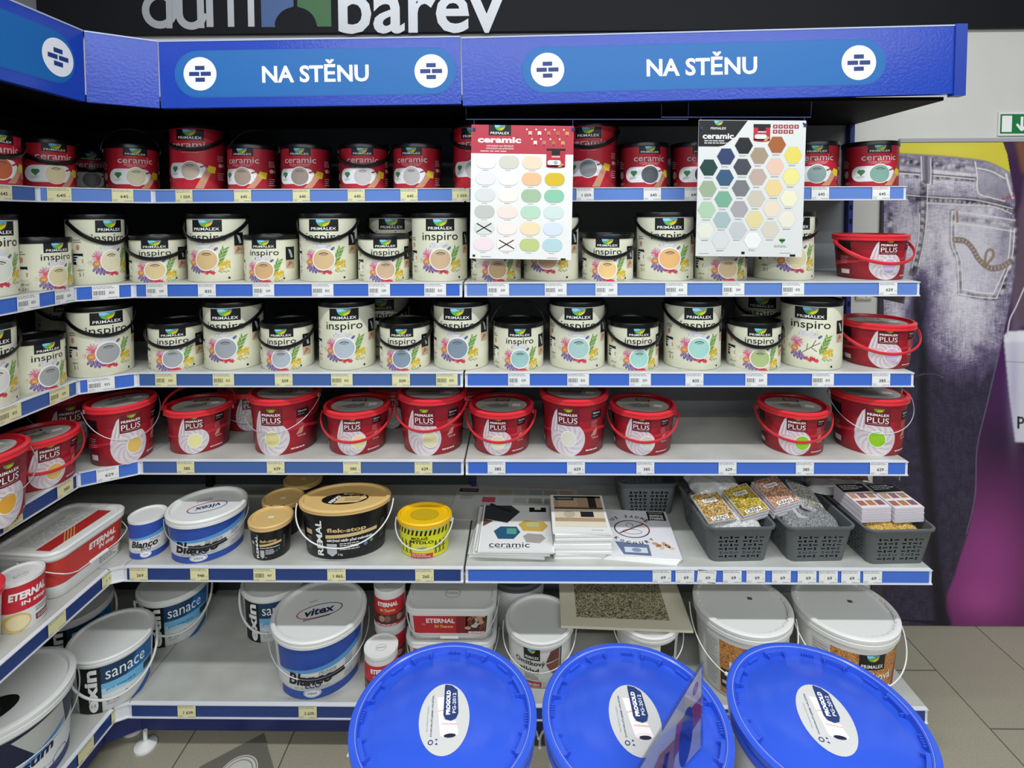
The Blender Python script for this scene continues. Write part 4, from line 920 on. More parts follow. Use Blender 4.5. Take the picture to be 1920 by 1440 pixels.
# colour chart lying at the back of the shelf
A = Art(); cw, cd = .44, .22; A.rect(-cw / 2, cw / 2, -cd / 2, cd / 2, K('c9c9c4'))
cc = ['c8bfa8', 'cbb88a', 'b8c0bc', 'a8b4bc', 'b8ac98', 'c9a890', 'c05060', 'bcc4c8', 'b0b4b0', '9a9890', '98948a', 'a8a090', '908c84', 'a0aca0', 'b8a890', '7a7874', 'c0b8a8', 'b0a8a8']
for i in range(18): x, y = -cw / 2 + .10 + (i % 6) * .055, cd / 2 - .05 - (i // 6) * .058; A.rect(x, x + .047, y, y + .036, K(cc[i]), 1)
A.rect(-.21, -.14, .07, .095, K('4a2428'), 1); A.text('PRIMALEX', -.175, .083, .05, WHITE, L=2); A.lines(-.2, -.15, .02, .05, 4, K('6a6a68'), 1)
b = MB(); b.box(-cw / 2, cw / 2, -cd / 2, cd / 2, 0, .002, K('c4c4be')); ch = ob('colour_chart', b.mesh('colour_chart'), None, (1.15, .262, Z5 + .0015 + .0), radians(-4)); tag(ch, 'flat colour chart of pale squares lying at the back of the fifth shelf', 'colour chart'); ch.rotation_euler = (radians(0), 0, radians(-3)); ch.location.z = Z5 + .001
ob('chart_print', A.build('chart_print', FLATT, base=.0023), ch)

def basket(loc, rz, lab, wd=.098, dp=.135, H=.113, hide=False):
    b = MB(); k = .84; r = .022; P = outline('rrect', wd, dp, r); V = Vessel(P, H, k)
    z0, z1 = .010, H - .028
    b.loft([V.ring(0, .93), V.ring(0, 1), V.ring(z0, 1)], m_greypl, True, False); b.loft([V.ring(z1, 1), V.ring(H, 1)], m_greypl, False, False)
    b.loft([V.ring(H - .006, 1, .0), V.ring(H - .006, 1, .006), V.ring(H, 1, .006), V.ring(H, 1, -.002), V.ring(H - .006, 1, -.002)], m_greypl, False, False)
    f = lambda u, z, o: V.surf(u, z, o); cell = .0165; nrow = 6; ch_ = (z1 - z0) / nrow
    per = V.tot; sides = [(0, wd - r - .006), (wd + dp, dp - r - .006), (2 * wd + 2 * dp, wd - r), (3 * wd + 3 * dp, dp - r - .006)]
    # arc-length positions of the four flat sides on the real outline
    corner = .5 * pi * r; s1 = wd - r; s2 = s1 + corner; s3 = s2 + 2 * (dp - r); s4 = s3 + corner; s5 = s4 + 2 * (wd - r); s6 = s5 + corner; s7 = s6 + 2 * (dp - r); s8 = s7 + corner
    def plain(u0, u1):
        n = max(1, int(abs(u1 - u0) / .004))
        for i in range(n):
            a, c = u0 + (u1 - u0) * i / n, u0 + (u1 - u0) * (i + 1) / n; b.face([f(a, z0, 0), f(c, z0, 0), f(c, z1, 0), f(a, z1, 0)], m_greypl)
    def lattice(u0, u1):
        n = int((u1 - u0) / cell); m0 = ((u1 - u0) - n * cell) / 2; plain(u0, u0 + m0); plain(u1 - m0, u1)
        for i in range(n):
            for j in range(nrow):
                a = u0 + m0 + i * cell; c = a + cell; p, q = z0 + j * ch_, z0 + (j + 1) * ch_
                if (i + j) % 2: ia, ic, ip, iq = a + cell * .30, c - cell * .30, p + ch_ * .06, q - ch_ * .06
                else: ia, ic, ip, iq = a + cell * .04, c - cell * .04, p + ch_ * .28, q - ch_ * .28
                O = [(a, p), (c, p), (c, q), (a, q)]; I = [(ia, ip), (ic, ip), (ic, iq), (ia, iq)]
                for t in range(4):
                    b.face([f(*O[t], 0), f(*O[(t + 1) % 4], 0), f(*I[(t + 1) % 4], 0), f(*I[t], 0)], m_greypl)
    lattice(0, s1); plain(s1, s2); lattice(s2, s3); plain(s3, s4); lattice(s4, s5); plain(s5, s6); lattice(s6, s7); plain(s7, s8); lattice(s8, V.tot)
    root = ob('storage_basket', b.mesh('storage_basket'), None, loc, rz); tag(root, lab, 'basket', 'grey slotted plastic baskets')
    md = root.modifiers.new('wall', 'SOLIDIFY'); md.thickness = .0022; md.offset = -1
    return root
zb = Z5 + .0005
BK = [(1366, 1057, 0, 'grey slotted basket, left of the three in front, stone samples on top'), (1514, 1057, 0, 'grey slotted basket, middle of the three in front'), (1664, 1062, 0, 'grey slotted basket, right of the three in front, card packs on top')]
bpos = []
for px, py, rz_, lab in BK:
    P = atZ(px, py, Z5); c = (P.x + .03, P.y + .125, zb); bpos.append(c); basket(c, radians(2), lab)
def bx_(px, Y, lab, dp=.085): c = (xAt(px, Y, Z5 + .05), Y, zb); basket(c, 0, lab, dp=dp); return c
bk1 = bx_(1206, .272, 'grey slotted basket at the back beside the leaflets'); bk2 = bx_(1352, .322, 'grey slotted basket at the back behind the front left basket', .07)

def pillow_bag(name, loc, sx, sy, sz, rz, m, lab, seed=0, tilt=0):
    n, k = 28, 14; b = MB(); rings = []; rr = random.Random(seed); ph = [rr.random() * 6 for _ in range(6)]
    V_, F_ = [], []
    for sgn in (0, 1):
        for j in range(k + 1):
            for i in range(n + 1):
                u, v = i / n * 2 - 1, j / k * 2 - 1; h = (max(0, (1 - u ** 4)) * max(0, (1 - v ** 4))) ** .5
                cr = .10 * sin(9 * u + ph[0] + 3 * v) * sin(7 * v + ph[1]) + .06 * sin(17 * u + 11 * v + ph[2])
                z = h * (1 + cr) * sz * (1 if sgn else -.55)
                V_.append((u * sx * (1 + .03 * sin(8 * v + ph[3])), v * sy * (1 + .03 * sin(9 * u + ph[4])), z))
    W_ = n + 1; off = (k + 1) * W_
    for j in range(k):
        for i in range(n):
            a = j * W_ + i; F_.append([a, a + W_, a + W_ + 1, a + 1]); a += off; F_.append([a, a + 1, a + W_ + 1, a + W_])
    me = mesh(name, V_, F_, m, None, True, 180); o = ob(name, me, None, loc, rz); o.rotation_euler = (tilt, 0, rz); tag(o, lab, 'bag'); return o
pearl = speck('pale_granules', ['c9c9c4', 'e4e4e0', 'a8a8a4'], 500); greygr = speck('grey_granules', ['6a6c6c', '8c8e8e', '4c4e4e', 'a0a2a0'], 600); ochre = speck('ochre_granules', ['c9a040', 'e0c070', '9a7028'], 500); brown = speck('brown_granules', ['7a4a3a', '9a6a58', '5a3428'], 500)
m_foil = mat('clear_bag_film', 'b9bab8', .15, bump=(30, .8, .01)); 
x, y, z = bpos[0]; pillow_bag('granule_bag', (x, y, z + .085), .078, .108, .030, 0, pearl, 'bag of pale granules filling the front left basket', 1)
x, y, z = bpos[1]; pillow_bag('granule_bag', (x, y, z + .090), .078, .105, .036, 0, greygr, 'bag of grey granules bulging from the middle basket', 2)
x, y, z = bpos[2]; pillow_bag('granule_bag', (x, y, z + .085), .078, .108, .030, 0, ochre, 'bag of ochre granules inside the right front basket', 3)
pillow_bag('plastic_bag', (bpos[0][0] - .01, bpos[0][1] + .060, zb + .135), .078, .055, .040, .2, m_foil, 'crumpled clear plastic bag behind the left stone samples', 4, .3)
pillow_bag('plastic_bag', (2.20, .16, zb + .125), .09, .07, .02, -.3, m_foil, 'clear plastic bag lying behind the card packs', 6, .1)
pillow_bag('granule_bag', (2.19, .215, zb + .150), .12, .06, .020, -.15, brown, 'bag of brown granules lying high behind the card packs', 5, .05)
pillow_bag('plastic_bag', (bk1[0], bk1[1], zb + .135), .085, .07, .03, .1, mat('dark_bag_film', '5a5c5c', .3), 'dark crumpled bag in the back basket beside the leaflets', 8)
# stone sample cards
def sample(loc, rot, m, words, lab, group='stone sample card packs', wd=.088, dd=.112):
    b = MB(); b.box(-wd / 2, wd / 2, -dd / 2, dd / 2, 0, .007, K('c9c6cc')); r = ob('sample_pack', b.mesh('sample_pack'), None, loc); r.rotation_euler = rot; tag(r, lab, 'sample pack', group)
    A = Art(); A.rect(-wd / 2 + .002, wd / 2 - .002, -dd / 2 + .002, dd / 2 - .002, m, 0)
    if words: A.rect(-.028, .026, -dd / 2 + .006, -dd / 2 + .020, WHITE, 1); A.text(words, -.001, -dd / 2 + .013, .046, BLACK, L=2, bold=.02); A.rect(-.020, .024, .018, .032, WHITE, 1); A.text(words, .002, .025, .036, BLACK, L=2, bold=.02)
    ob('pebble_print', A.build('pebble_print', FLATT, base=.0073), r); return r
x0, y0, _ = bpos[0]; top = zb + .110
s1 = speck('pebbles_amber', ['c9a25a', '8a6a34', 'e3cf9c', '6a5030', 'b98a40'], 330); s2 = speck('pebbles_yellow', ['c9a830', '8f7a20', 'e6d270', 'a88c28', '6a5a1c'], 330); s3 = speck('pebbles_rose', ['cf9c7c', 'a06a50', 'ead0ba', '8a5a48', 'c08a6c'], 330); s4 = speck('pebbles_grey', ['a8a69c', '6c6a60', 'd8d6cc', '8c8a80'], 330)
sample((x0 - .050, y0 - .050, top + .012), (radians(14), radians(-4), radians(9)), s1, 'CREAD', 'amber stone sample pack, leftmost on the baskets')
for i in range(3):
    sample((x0 + .048 + .003 * i, y0 - .030, top + .006 + .009 * i), (radians(14), radians(-8), radians(12)), s2, 'CREPA', 'yellow stone sample pack, topmost of its stack' if i == 2 else 'yellow stone sample pack, lower in its stack')
for i in range(4):
    sample((x0 + .150 + .002 * i, y0 - .010, top + .012 + .009 * i), (radians(14), radians(-8), radians(13)), s3, 'GRAAD', 'rose stone sample pack, topmost of its stack' if i == 3 else 'rose stone sample pack, lower in its stack')
sample((x0 + .250, y0 - .010, top + .022), (radians(16), radians(22), radians(6)), s4, None, 'grey stone sample pack sloping down to the right')
sample((x0 + .225, y0 - .030, top + .006), (radians(10), radians(8), radians(6)), K('b9b9bc'), None, 'silver backed sample pack under the grey one')
x2, y2, _ = bpos[2]
for i in range(6):
    for s_ in (0, 1):
        b = MB(); b.box(-.045, .045, -.062, .062, 0, .0062, K('ded6dc')); lab = ('left' if s_ == 0 else 'right') + (' stack of card packs over the right basket, topmost pack' if i == 5 else ' stack of card packs over the right basket, pack below the top')
        r = ob('card_pack', b.mesh('card_pack'), None, (x2 - .052 + .095 * s_ + .001 * (i % 2), y2 - .035, zb + .117 + .0075 * i)); r.rotation_euler = (radians(4), 0, radians(5)); tag(r, lab, 'card pack', 'card packs on the right basket')
        if i == 5:
            A = Art(); A.rect(-.044, .044, -.061, .061, K('e6e0dc')); A.rect(-.044, .044, .018, .061, K('1c1c1e'), 1); A.lines(-.036, .036, .03, .055, 3, K('d8d8d8'), 2)
            for q in range(6): X_, Y_2 = -.040 + (q % 3) * .028, -.05 + (q // 3) * .036; A.rect(X_, X_ + .022, Y_2, Y_2 + .024, K(['a86a60', 'b87a50', '8a5a6a', 'c09070', '94606c', 'a88060'][q]), 1)
            ob('card_print', A.build('card_print', FLATT, base=.0065), r)

# ------------------------------------------------------------------ header signs
m_pill = side_print('sign_pill_blue', '1f7cc4', '1860ae', 0, 1, .3); 
def sign(name, lab, p0, p1, z0, z1, roll=0, pill=None, words=None, circles=(), end=False, th=.018):
    d = Vector((p1[0] - p0[0], p1[1] - p0[1], 0)); L = d.length; H = z1 - z0
    root = ob(name, None, None, (p0[0], p0[1], z0)); root.rotation_euler = (0, -roll, atan2(d.y, d.x)); tag(root, lab, 'header sign')
    b = MB(); b.box(.0012, L - .0012, 0, th, 0, H, m_head); ob('fascia', b.mesh('fascia'), root)
    b = MB(); b.box(.0012, L - .0012, -.0015, .02, H, H + .004, K('aeb8d8')); ob('top_edge', b.mesh('top_edge'), root)
    if pill:
        A = Art(); A.pill(pill[0] - .003, pill[1] + .003, pill[2] - .003, pill[3] + .003, K('1f5fae'), 0); A.pill(*pill, K('1767ad'), 1)
        pl = ob('sign_panel', A.build('sign_panel', FLATF), root)
        for cx, cy, r in circles:
            B = Art(); B.ell(cx, cy, r, r, WHITE, 3, n=40); q = K('1f3a78'); s = r / .047
            for (x, y, w_) in ((0, .0165, .027), (-.0165, 0, .029), (.0165, 0, .029), (0, -.0165, .027)): B.rect(cx + (x - w_ / 2) * s, cx + (x + w_ / 2) * s, cy + (y - .0058) * s, cy + (y + .0058) * s, q, 4)
            ob('brick_symbol', B.build('brick_symbol', FLATF), pl)
        B = Art(); B.text(words[0], words[1], words[2], words[3], WHITE, L=3, bold=.028, shear=0); ob('lettering', B.build('lettering', FLATF), pl)
    return root
hx0 = .145; HZ0, HZ1 = 1.8890, 2.0745; HY = -.048; hm = 1.005; hx1 = 2.402
def hp(px): return xAt(px, HY, 1.98)
def hz(px, py): return atY(px, py, HY).z
sign('header_sign', 'blue header sign over the narrower back bay, reading NA STENU below the wall letters dum', (hx0, HY), (hm - .001, HY), HZ0, HZ1, radians(.45),
     (hp(330) - hx0, hp(855) - hx0, .030, .157), ('NA STĚNU', hp(592) - hx0, .098, hp(691) - hp(491)), [(hp(376) - hx0, .0945, .047), (hp(809) - hx0, .0925, .047)])
sign('header_sign', 'long blue header sign over the wide right bay with two brick symbols', (hm + .001, HY), (hx1, HY), HZ0 + .002, HZ1 + .003, radians(1.0),
     (hp(980) - hm, hp(1660) - hm, .032, .155), ('NA STĚNU', hp(1316) - hm, .100, hp(1420) - hp(1213)), [(hp(1027) - hm, .094, .047), (hp(1610) - hm, .092, .048)])
sign('header_sign', 'plain blue angled header panel joining the corner with a bright reflection', (.003, -.138), (hx0 - .001, HY), HZ0, HZ1)
LX = .003
r = sign('header_sign', 'blue header sign along the left side shelving, cut by the photo edge', (LX, LEND), (LX, -.139), HZ0, HZ1, 0, (.25, LEND * -1 - .139 - .035, .030, .157), ('NA STĚNU', .60, .098, .30), [(LEND * -1 - .139 - .085, .0935, .047), (.33, .0935, .047)])
b = MB(); b.box(hx1 - .022, hx1 + .010, HY - .005, HY + .02, HZ0 + .02, HZ1 + .032, mat('header_end_blue', '2440a0', .3)); o = ob('header_end_cap', b.mesh('header_end_cap')); tag(o, 'blue end cap at the right end of the header', 'header trim')
# canopy: top board and dark underside
m_under = mat('canopy_underside', '060709', .6, spec=.1)
b = MB(); b.prism([(hx0 + .01, HY + .022), (hx1 - .03, HY + .022), (hx1 - .03, YB + .02), (XB, YB + .02), (XB, LEND), (LX - .022, LEND), (LX - .022, -.13)], HZ0 + .012, HZ0 + .022, m_under)
o = ob('canopy', b.mesh('canopy')); tag(o, 'dark canopy board behind the blue header signs', 'canopy')

# ------------------------------------------------------------------ room
YW = .45
m_wall = mat('wall_white_paint', 'dcdad2', .7, noise=(3, .4, 'c9c8c2'))
b = MB(); b.box(-.62, 4.6, YW, YW + .1, 0, 3.1, m_wall); struct(ob('wall_back', b.mesh('wall_back')))
b = MB(); b.box(-.72, -.62, -4, YW + .1, 0, 3.1, mat('wall_left_paint', '9a9a98', .7)); struct(ob('wall_left', b.mesh('wall_left')))
# floor tiles
m_fl = bpy.data.materials.new('floor_tiles'); m_fl.use_nodes = True; nt = m_fl.node_tree; bs = nt.nodes['Principled BSDF']
tc = nt.nodes.new('ShaderNodeTexCoord'); mp = nt.nodes.new('ShaderNodeMapping'); br = nt.nodes.new('ShaderNodeTexBrick'); nz = nt.nodes.new('ShaderNodeTexNoise'); nz2 = nt.nodes.new('ShaderNodeTexNoise'); mx = nt.nodes.new('ShaderNodeMix'); mx.data_type = 'RGBA'; mx.blend_type = 'MULTIPLY'
mp.inputs['Rotation'].default_value = (0, 0, radians(90)); mp.inputs['Location'].default_value = (.02, .14, 0)
br.offset = .5; br.inputs['Scale'].default_value = 1; br.inputs['Brick Width'].default_value = .43; br.inputs['Row Height'].default_value = .305; br.inputs['Mortar Size'].default_value = .0022; br.inputs['Mortar Smooth'].default_value = .1
br.inputs['Color1'].default_value = (*hx('aaa490'), 1); br.inputs['Color2'].default_value = (*hx('a29c88'), 1); br.inputs['Mortar'].default_value = (*hx('625e52'), 1)
nz.inputs['Scale'].default_value = 300; nz2.inputs['Scale'].default_value = 4
cr = nt.nodes.new('ShaderNodeValToRGB'); cr.color_ramp.elements[0].position = .35; cr.color_ramp.elements[1].position = .65; cr.color_ramp.elements[0].color = (.78, .78, .78, 1)
nt.links.new(tc.outputs['Object'], mp.inputs[0]); nt.links.new(mp.outputs[0], br.inputs[0]); nt.links.new(tc.outputs['Object'], nz.inputs[0]); nt.links.new(nz.outputs[0], cr.inputs[0])
mx.inputs[0].default_value = 1; nt.links.new(br.outputs[0], mx.inputs[6]); nt.links.new(cr.outputs[0], mx.inputs[7]); nt.links.new(mx.outputs[2], bs.inputs['Base Color']); bs.inputs['Roughness'].default_value = .45
b = MB(); b.box(-.72, 4.6, -4, YW + .1, -.06, 0, m_fl); struct(ob('floor', b.mesh('floor')))
# dark fascia board with the shop's name
YS = YW - .02
m_dark = mat('dark_blue_board', '0a0b12', .6, spec=.25)
xa = atY(61, 10, YS).x; zb_ = atY(1860, 51, YS).z
b = MB(); b.box(-.615, xa, YS + .004, YW - .001, 2.1, 2.9, mat('wall_left_paint', '9a9a98')); struct(ob('trim_1', b.mesh('trim_1')))
b = MB(); b.box(xa, 4.55, YS, YW - .001, zb_, 2.95, m_dark); nb = ob('name_board', b.mesh('name_board')); tag(nb, 'dark navy board above the shelving with cut-off silver shop lettering', 'shop sign')
A = Art(); P2 = lambda px, py: (atY(px, py, YS).x, atY(px, py, YS).z)
def sx(px): return atY(px, 30, YS).x
def sz(py, px=600): return atY(px, py, YS).z
SIL = mat('silver_letters', 'b9bbbe', .35, .3); th_ = sx(300) - sx(285)
base = sz(51); u_ = (sx(1000) - sx(900)) / 100      # metres per image pixel on that board
def bowl(cx, cy, ro, ri, m): A.ring(cx, cy, ri, ri * 1.02, ro - ri, m, 0, n=40)
# d
bowl(sx(300), base + 34 * u_, 34 * u_, 20 * u_, SIL); A.rect(sx(318), sx(323), base, base + 110 * u_, SIL, 0); A.rect(sx(312), sx(323), base, base + 110 * u_, SIL, 3)
# u with ring
A.ring(sx(359), base + 27 * u_, 16 * u_, 16 * u_, 14 * u_, SIL, 2, 180, 360); A.rect(sx(329), sx(343), base + 27 * u_, base + 72 * u_, SIL, 1); A.rect(sx(370), sx(383), base, base + 72 * u_, SIL, 1); A.ring(sx(357), base + 95 * u_, 8 * u_, 8 * u_, 7 * u_, SIL)
# m
A.rect(sx(387), sx(400), base + 2 * u_, base + 70 * u_, SIL); A.rect(sx(427), sx(439), base + 2 * u_, base + 52 * u_, SIL); A.rect(sx(465), sx(477), base + 2 * u_, base + 52 * u_, SIL)
A.ring(sx(413), base + 52 * u_, 14 * u_, 8 * u_, 12 * u_, SIL, 2, 0, 180); A.ring(sx(452), base + 52 * u_, 14 * u_, 8 * u_, 12 * u_, SIL, 4, 0, 180)
# arch emblem
ab, ag = K('3c5f96'), K('2f6a34'); cxa = sx(554); zb2 = base + 1 * u_
ra = 40 * u_
def quarter(x0, x1, m, a0, a1):
    P = [(cxa + ra * cos(radians(t)), zb2 + ra * sin(radians(t)) - 4 * u_) for t in np.linspace(a0, a1, 12)]
    A.poly(P + ([(x1, zb2 + 36 * u_)] if False else []) + [(x1, zb2 + 95 * u_), (x0, zb2 + 95 * u_)] if m is ab else P[::-1] + [(x0, zb2 + 95 * u_), (x1, zb2 + 95 * u_)], m, 0)
A.poly([(sx(490), zb2), (sx(516), zb2)] + [(cxa + ra * cos(radians(t)), zb2 + ra * sin(radians(t)) * .92) for t in range(172, 95, -8)] + [(sx(551), zb2 + 38 * u_), (sx(551), zb2 + 95 * u_), (sx(490), zb2 + 95 * u_)], ab, 0)
A.poly([(sx(621), zb2), (sx(595), zb2)] + [(cxa + ra * cos(radians(t)), zb2 + ra * sin(radians(t)) * .92) for t in range(8, 85, 8)] + [(sx(558), zb2 + 38 * u_), (sx(558), zb2 + 95 * u_), (sx(621), zb2 + 95 * u_)], ag, 0)
A.q = [q for q in A.q]
A.text('barev', sx(790), base + 38 * u_ + 1 * u_, sx(946) - sx(634), mat('silver_letters', 'b9bbbe', .35, .3), h=104 * u_, L=0, bold=.018)
ob('lettering', A.build('lettering', lambda u, v, o: (u, YS - o, v)), nb)
# strip above the mural, exit sign, switch, cable
ztop = atY(1800, 267, YW).z
b = MB(); b.box(atY(1684, 270, YW).x, 4.5, YW - .012, YW - .001, ztop, ztop + .014, mat('grey_strip', 'a8a8ac', .5)); struct(ob('trim_2', b.mesh('trim_2')))
b = MB(); a0, a1 = atY(1869, 255, YW), atY(2010, 210, YW); b.box(a0.x, a1.x, YW - .006, YW - .001, a0.z, a1.z, K('e4e4e0')); ex = ob('exit_sign', b.mesh('exit_sign')); tag(ex, 'green and white exit sign with a down arrow on the white wall', 'exit sign')
A = Art(); G = K('0f7a3e'); Q = lambda x, y: (atY(x, y, YW).x, atY(x, y, YW).z)
x0, z0 = Q(1872, 251); x1, z1 = Q(1985, 214); A.rect(x0, x1, z0, z1, G, 0); q = (z1 - z0) / 37
A.rect(x0 + 3 * q, x0 + 22 * q, z0 + 3 * q, z1 - 3 * q, WHITE, 1); c = x0 + 41 * q; A.rect(c - 2.6 * q, c + 2.6 * q, z0 + 5 * q, z1 - 5 * q, WHITE, 1); A.line((c, z0 + 6 * q), (c + 10 * q, z0 + 18 * q), 4.6 * q, WHITE, 2); A.line((c, z0 + 6 * q), (c - 10 * q, z0 + 18 * q), 4.6 * q, WHITE, 3)
A.rect(x0 + 60 * q, x0 + 110 * q, z0 + 3 * q, z1 - 3 * q, WHITE, 1); A.ell(x0 + 88 * q, z1 - 9 * q, 3 * q, 3 * q, G, 2); A.poly([(x0 + 76 * q, z0 + 5 * q), (x0 + 84 * q, z0 + 14 * q), (x0 + 80 * q, z0 + 22 * q), (x0 + 90 * q, z0 + 24 * q), (x0 + 100 * q, z0 + 18 * q), (x0 + 92 * q, z0 + 14 * q), (x0 + 98 * q, z0 + 5 * q), (x0 + 92 * q, z0 + 5 * q), (x0 + 87 * q, z0 + 12 * q), (x0 + 82 * q, z0 + 4 * q)], G, 2)
ob('pictogram', A.build('pictogram', lambda u, v, o: (u, YW - .006 - o, v)), ex)
s0, s1_ = atY(1603, 561, YW), atY(1634, 539, YW); b = MB(); b.box(s0.x, s1_.x, YW - .010, YW - .001, s0.z, s1_.z, mat('switch_cream', 'd9d4c4', .4)); lsw = ob('light_switch', b.mesh('light_switch')); tag(lsw, 'cream double light switch on the white wall under the second shelf end', 'light switch')
b = MB(); w_2 = (s1_.x - s0.x) / 2
for k_ in (0, 1): b.box(s0.x + w_2 * k_ + .004, s0.x + w_2 * (k_ + 1) - .004, YW - .013, YW - .010, s0.z + .005, s1_.z - .005, mat('switch_cream', 'd9d4c4', .4))
ob('rocker', b.mesh('rocker'), lsw)
b = MB(); b.tube([(2.332, -.002, Z3 - .012), (2.36, .0, Z3 - .006), (2.40, .01, Z3 - .010), (2.43, .02, Z3 - .022)], .002, m_clear, 6); o = ob('plastic_strip', b.mesh('plastic_strip')); tag(o, 'thin clear plastic strip sticking out of the third shelf rail end', 'plastic strip')

# ------------------------------------------------------------------ printed wall mural (a flat print; the picture on it is worked out here point by point)
YM = YW - .014
px0, px1, py0, py1, st = 1657, 2010, 268, 1167, 1.15
xs = np.arange(px0, px1, st); ys = np.arange(py0, py1, st); XX, YY = np.meshgrid(xs, ys); Hh, Ww = XX.shape
img = np.zeros((Hh, Ww, 3))
rng = np.random.RandomState(5)
def inside(P):
    m = np.zeros((Hh, Ww), bool); n = len(P)
    for i in range(n):
        (x0, y0), (x1, y1) = P[i - 1], P[i]
        if y0 == y1: continue
        c = ((y0 > YY) != (y1 > YY)) & (XX < (x1 - x0) * (YY - y0) / (y1 - y0) + x0); m ^= c
    return m
def blur(a, r):
    r = max(1, int(r / st)); k = np.ones(2 * r + 1) / (2 * r + 1)
    for _ in range(2):
        a = np.apply_along_axis(lambda v: np.convolve(np.pad(v, r, 'edge'), k, 'valid'), 0, a); a = np.apply_along_axis(lambda v: np.convolve(np.pad(v, r, 'edge'), k, 'valid'), 1, a)
    return a
def fillp(P, c, soft=0, op=1.0):
    m = inside(P).astype(float)
    if soft: m = blur(m, soft)
    m = (m * op)[..., None]; img[:] = img * (1 - m) + np.array(lin(c)) * m
def smooth(P, n=8):
    P = [np.array(p, float) for p in P]; o = []
    for i in range(len(P) - 1):
        a, b_, c, d = P[max(i - 1, 0)], P[i], P[i + 1], P[min(i + 2, len(P) - 1)]
        for k in range(n):
            t = k / n; o.append(.5 * ((2 * b_) + (-a + c) * t + (2 * a - 5 * b_ + 4 * c - d) * t * t + (-a + 3 * b_ - 3 * c + d) * t ** 3))
    return o + [P[-1]]
def stroke(P, w_, c, op=1.0, dash=None):
    P = smooth(P); D = np.full((Hh, Ww), 1e9); S = np.zeros((Hh, Ww)); acc = 0
    for a, b_ in zip(P, P[1:]):
        d = b_ - a; l2 = d @ d
        if l2 == 0: continue
        t = np.clip(((XX - a[0]) * d[0] + (YY - a[1]) * d[1]) / l2, 0, 1); dd = np.hypot(XX - a[0] - t * d[0], YY - a[1] - t * d[1]); q = dd < D
        D[q] = dd[q]; S[q] = acc + t[q] * math.sqrt(l2); acc += math.sqrt(l2)
    m = np.clip((w_ / 2 - D) / 1.2 + .5, 0, 1) * op
    if dash: m = m * ((S % dash[0]) < dash[1])
    m = m[..., None]; img[:] = img * (1 - m) + np.array(lin(c)) * m
# background
t = np.clip((YY - 560) / 600, 0, 1)[..., None]; img[:] = np.array(lin((58, 26, 66))) * (1 - t) + np.array(lin((88, 30, 78))) * t
def glow(cx, cy, rx, ry, c, op):
    m = (np.exp(-((XX - cx) / rx) ** 2 - ((YY - cy) / ry) ** 2) * op)[..., None]; img[:] = img * (1 - m) + np.array(lin(c)) * m
glow(1850, 1050, 90, 110, (150, 60, 130), .95); glow(1880, 820, 60, 60, (40, 20, 50), .8); glow(1900, 700, 50, 90, (72, 28, 90), .8); glow(1840, 1120, 50, 40, (165, 70, 140), .8); glow(1990, 900, 60, 200, (50, 22, 52), .8)
# arm, knitted sleeve, yellow shirt
fillp([(1902, 262), (2080, 262), (2080, 360), (1940, 345), (1915, 322)], (120, 76, 52), 4)
fillp([(1922, 330), (2080, 350), (2080, 600), (1925, 610), (1900, 622), (1896, 560), (1903, 480), (1908, 400), (1915, 380)], (104, 84, 98), 4, .85)
fillp([(1657, 268), (1880, 268), (1888, 290), (1894, 325), (1880, 320), (1850, 303), (1790, 296), (1684, 287), (1657, 286)], (214, 200, 62))
glow(1780, 280, 60, 14, (226, 216, 84), .5)
# jeans base
body_ = [(1657, 286), (1700, 289), (1790, 296), (1850, 305), (1893, 325), (1899, 360), (1903, 375), (1901, 400), (1904, 470), (1901, 520), (1893, 570), (1882, 620), (1874, 660), (1861, 720), (1848, 775), (1833, 830), (1830, 880), (1826, 950), (1815, 1000), (1800, 1045), (1790, 1080), (1775, 1115), (1772, 1145), (1784, 1167), (1657, 1167)]
nz_ = rng.rand(Hh, Ww); weave = blur(nz_, 2) * 1.0; vert = np.apply_along_axis(lambda v: np.convolve(np.pad(v, 6, 'edge'), np.ones(13) / 13, 'valid'), 0, rng.rand(Hh, Ww)); hori = np.apply_along_axis(lambda v: np.convolve(np.pad(v, 2, 'edge'), np.ones(5) / 5, 'valid'), 1, rng.rand(Hh, Ww))
cloud = blur(rng.rand(Hh, Ww), 5); cloud = .5 + (cloud - .5) / cloud.std() * .28; fade = np.clip(1.1 - (YY - 560) / 260, .12, 1)
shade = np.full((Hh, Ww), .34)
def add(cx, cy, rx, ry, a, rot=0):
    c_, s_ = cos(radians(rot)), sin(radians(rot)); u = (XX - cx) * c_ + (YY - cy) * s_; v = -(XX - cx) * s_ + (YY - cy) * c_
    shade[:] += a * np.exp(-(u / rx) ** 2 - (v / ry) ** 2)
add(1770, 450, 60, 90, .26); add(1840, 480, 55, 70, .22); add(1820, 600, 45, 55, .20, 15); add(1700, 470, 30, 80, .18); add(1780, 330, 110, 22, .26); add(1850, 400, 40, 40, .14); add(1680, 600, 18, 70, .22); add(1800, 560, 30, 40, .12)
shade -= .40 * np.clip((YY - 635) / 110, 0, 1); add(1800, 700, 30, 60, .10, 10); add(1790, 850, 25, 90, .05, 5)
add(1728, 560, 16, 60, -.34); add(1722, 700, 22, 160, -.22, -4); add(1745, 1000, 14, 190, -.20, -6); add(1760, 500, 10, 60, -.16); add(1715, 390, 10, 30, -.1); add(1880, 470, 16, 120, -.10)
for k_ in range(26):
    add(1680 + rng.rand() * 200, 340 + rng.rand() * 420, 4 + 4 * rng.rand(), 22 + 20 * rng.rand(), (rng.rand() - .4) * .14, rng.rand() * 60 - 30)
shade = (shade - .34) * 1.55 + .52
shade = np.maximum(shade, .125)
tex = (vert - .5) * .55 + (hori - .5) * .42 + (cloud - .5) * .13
shade = np.clip(shade + tex * np.clip(shade / .45, .35, 1), .05, 1)
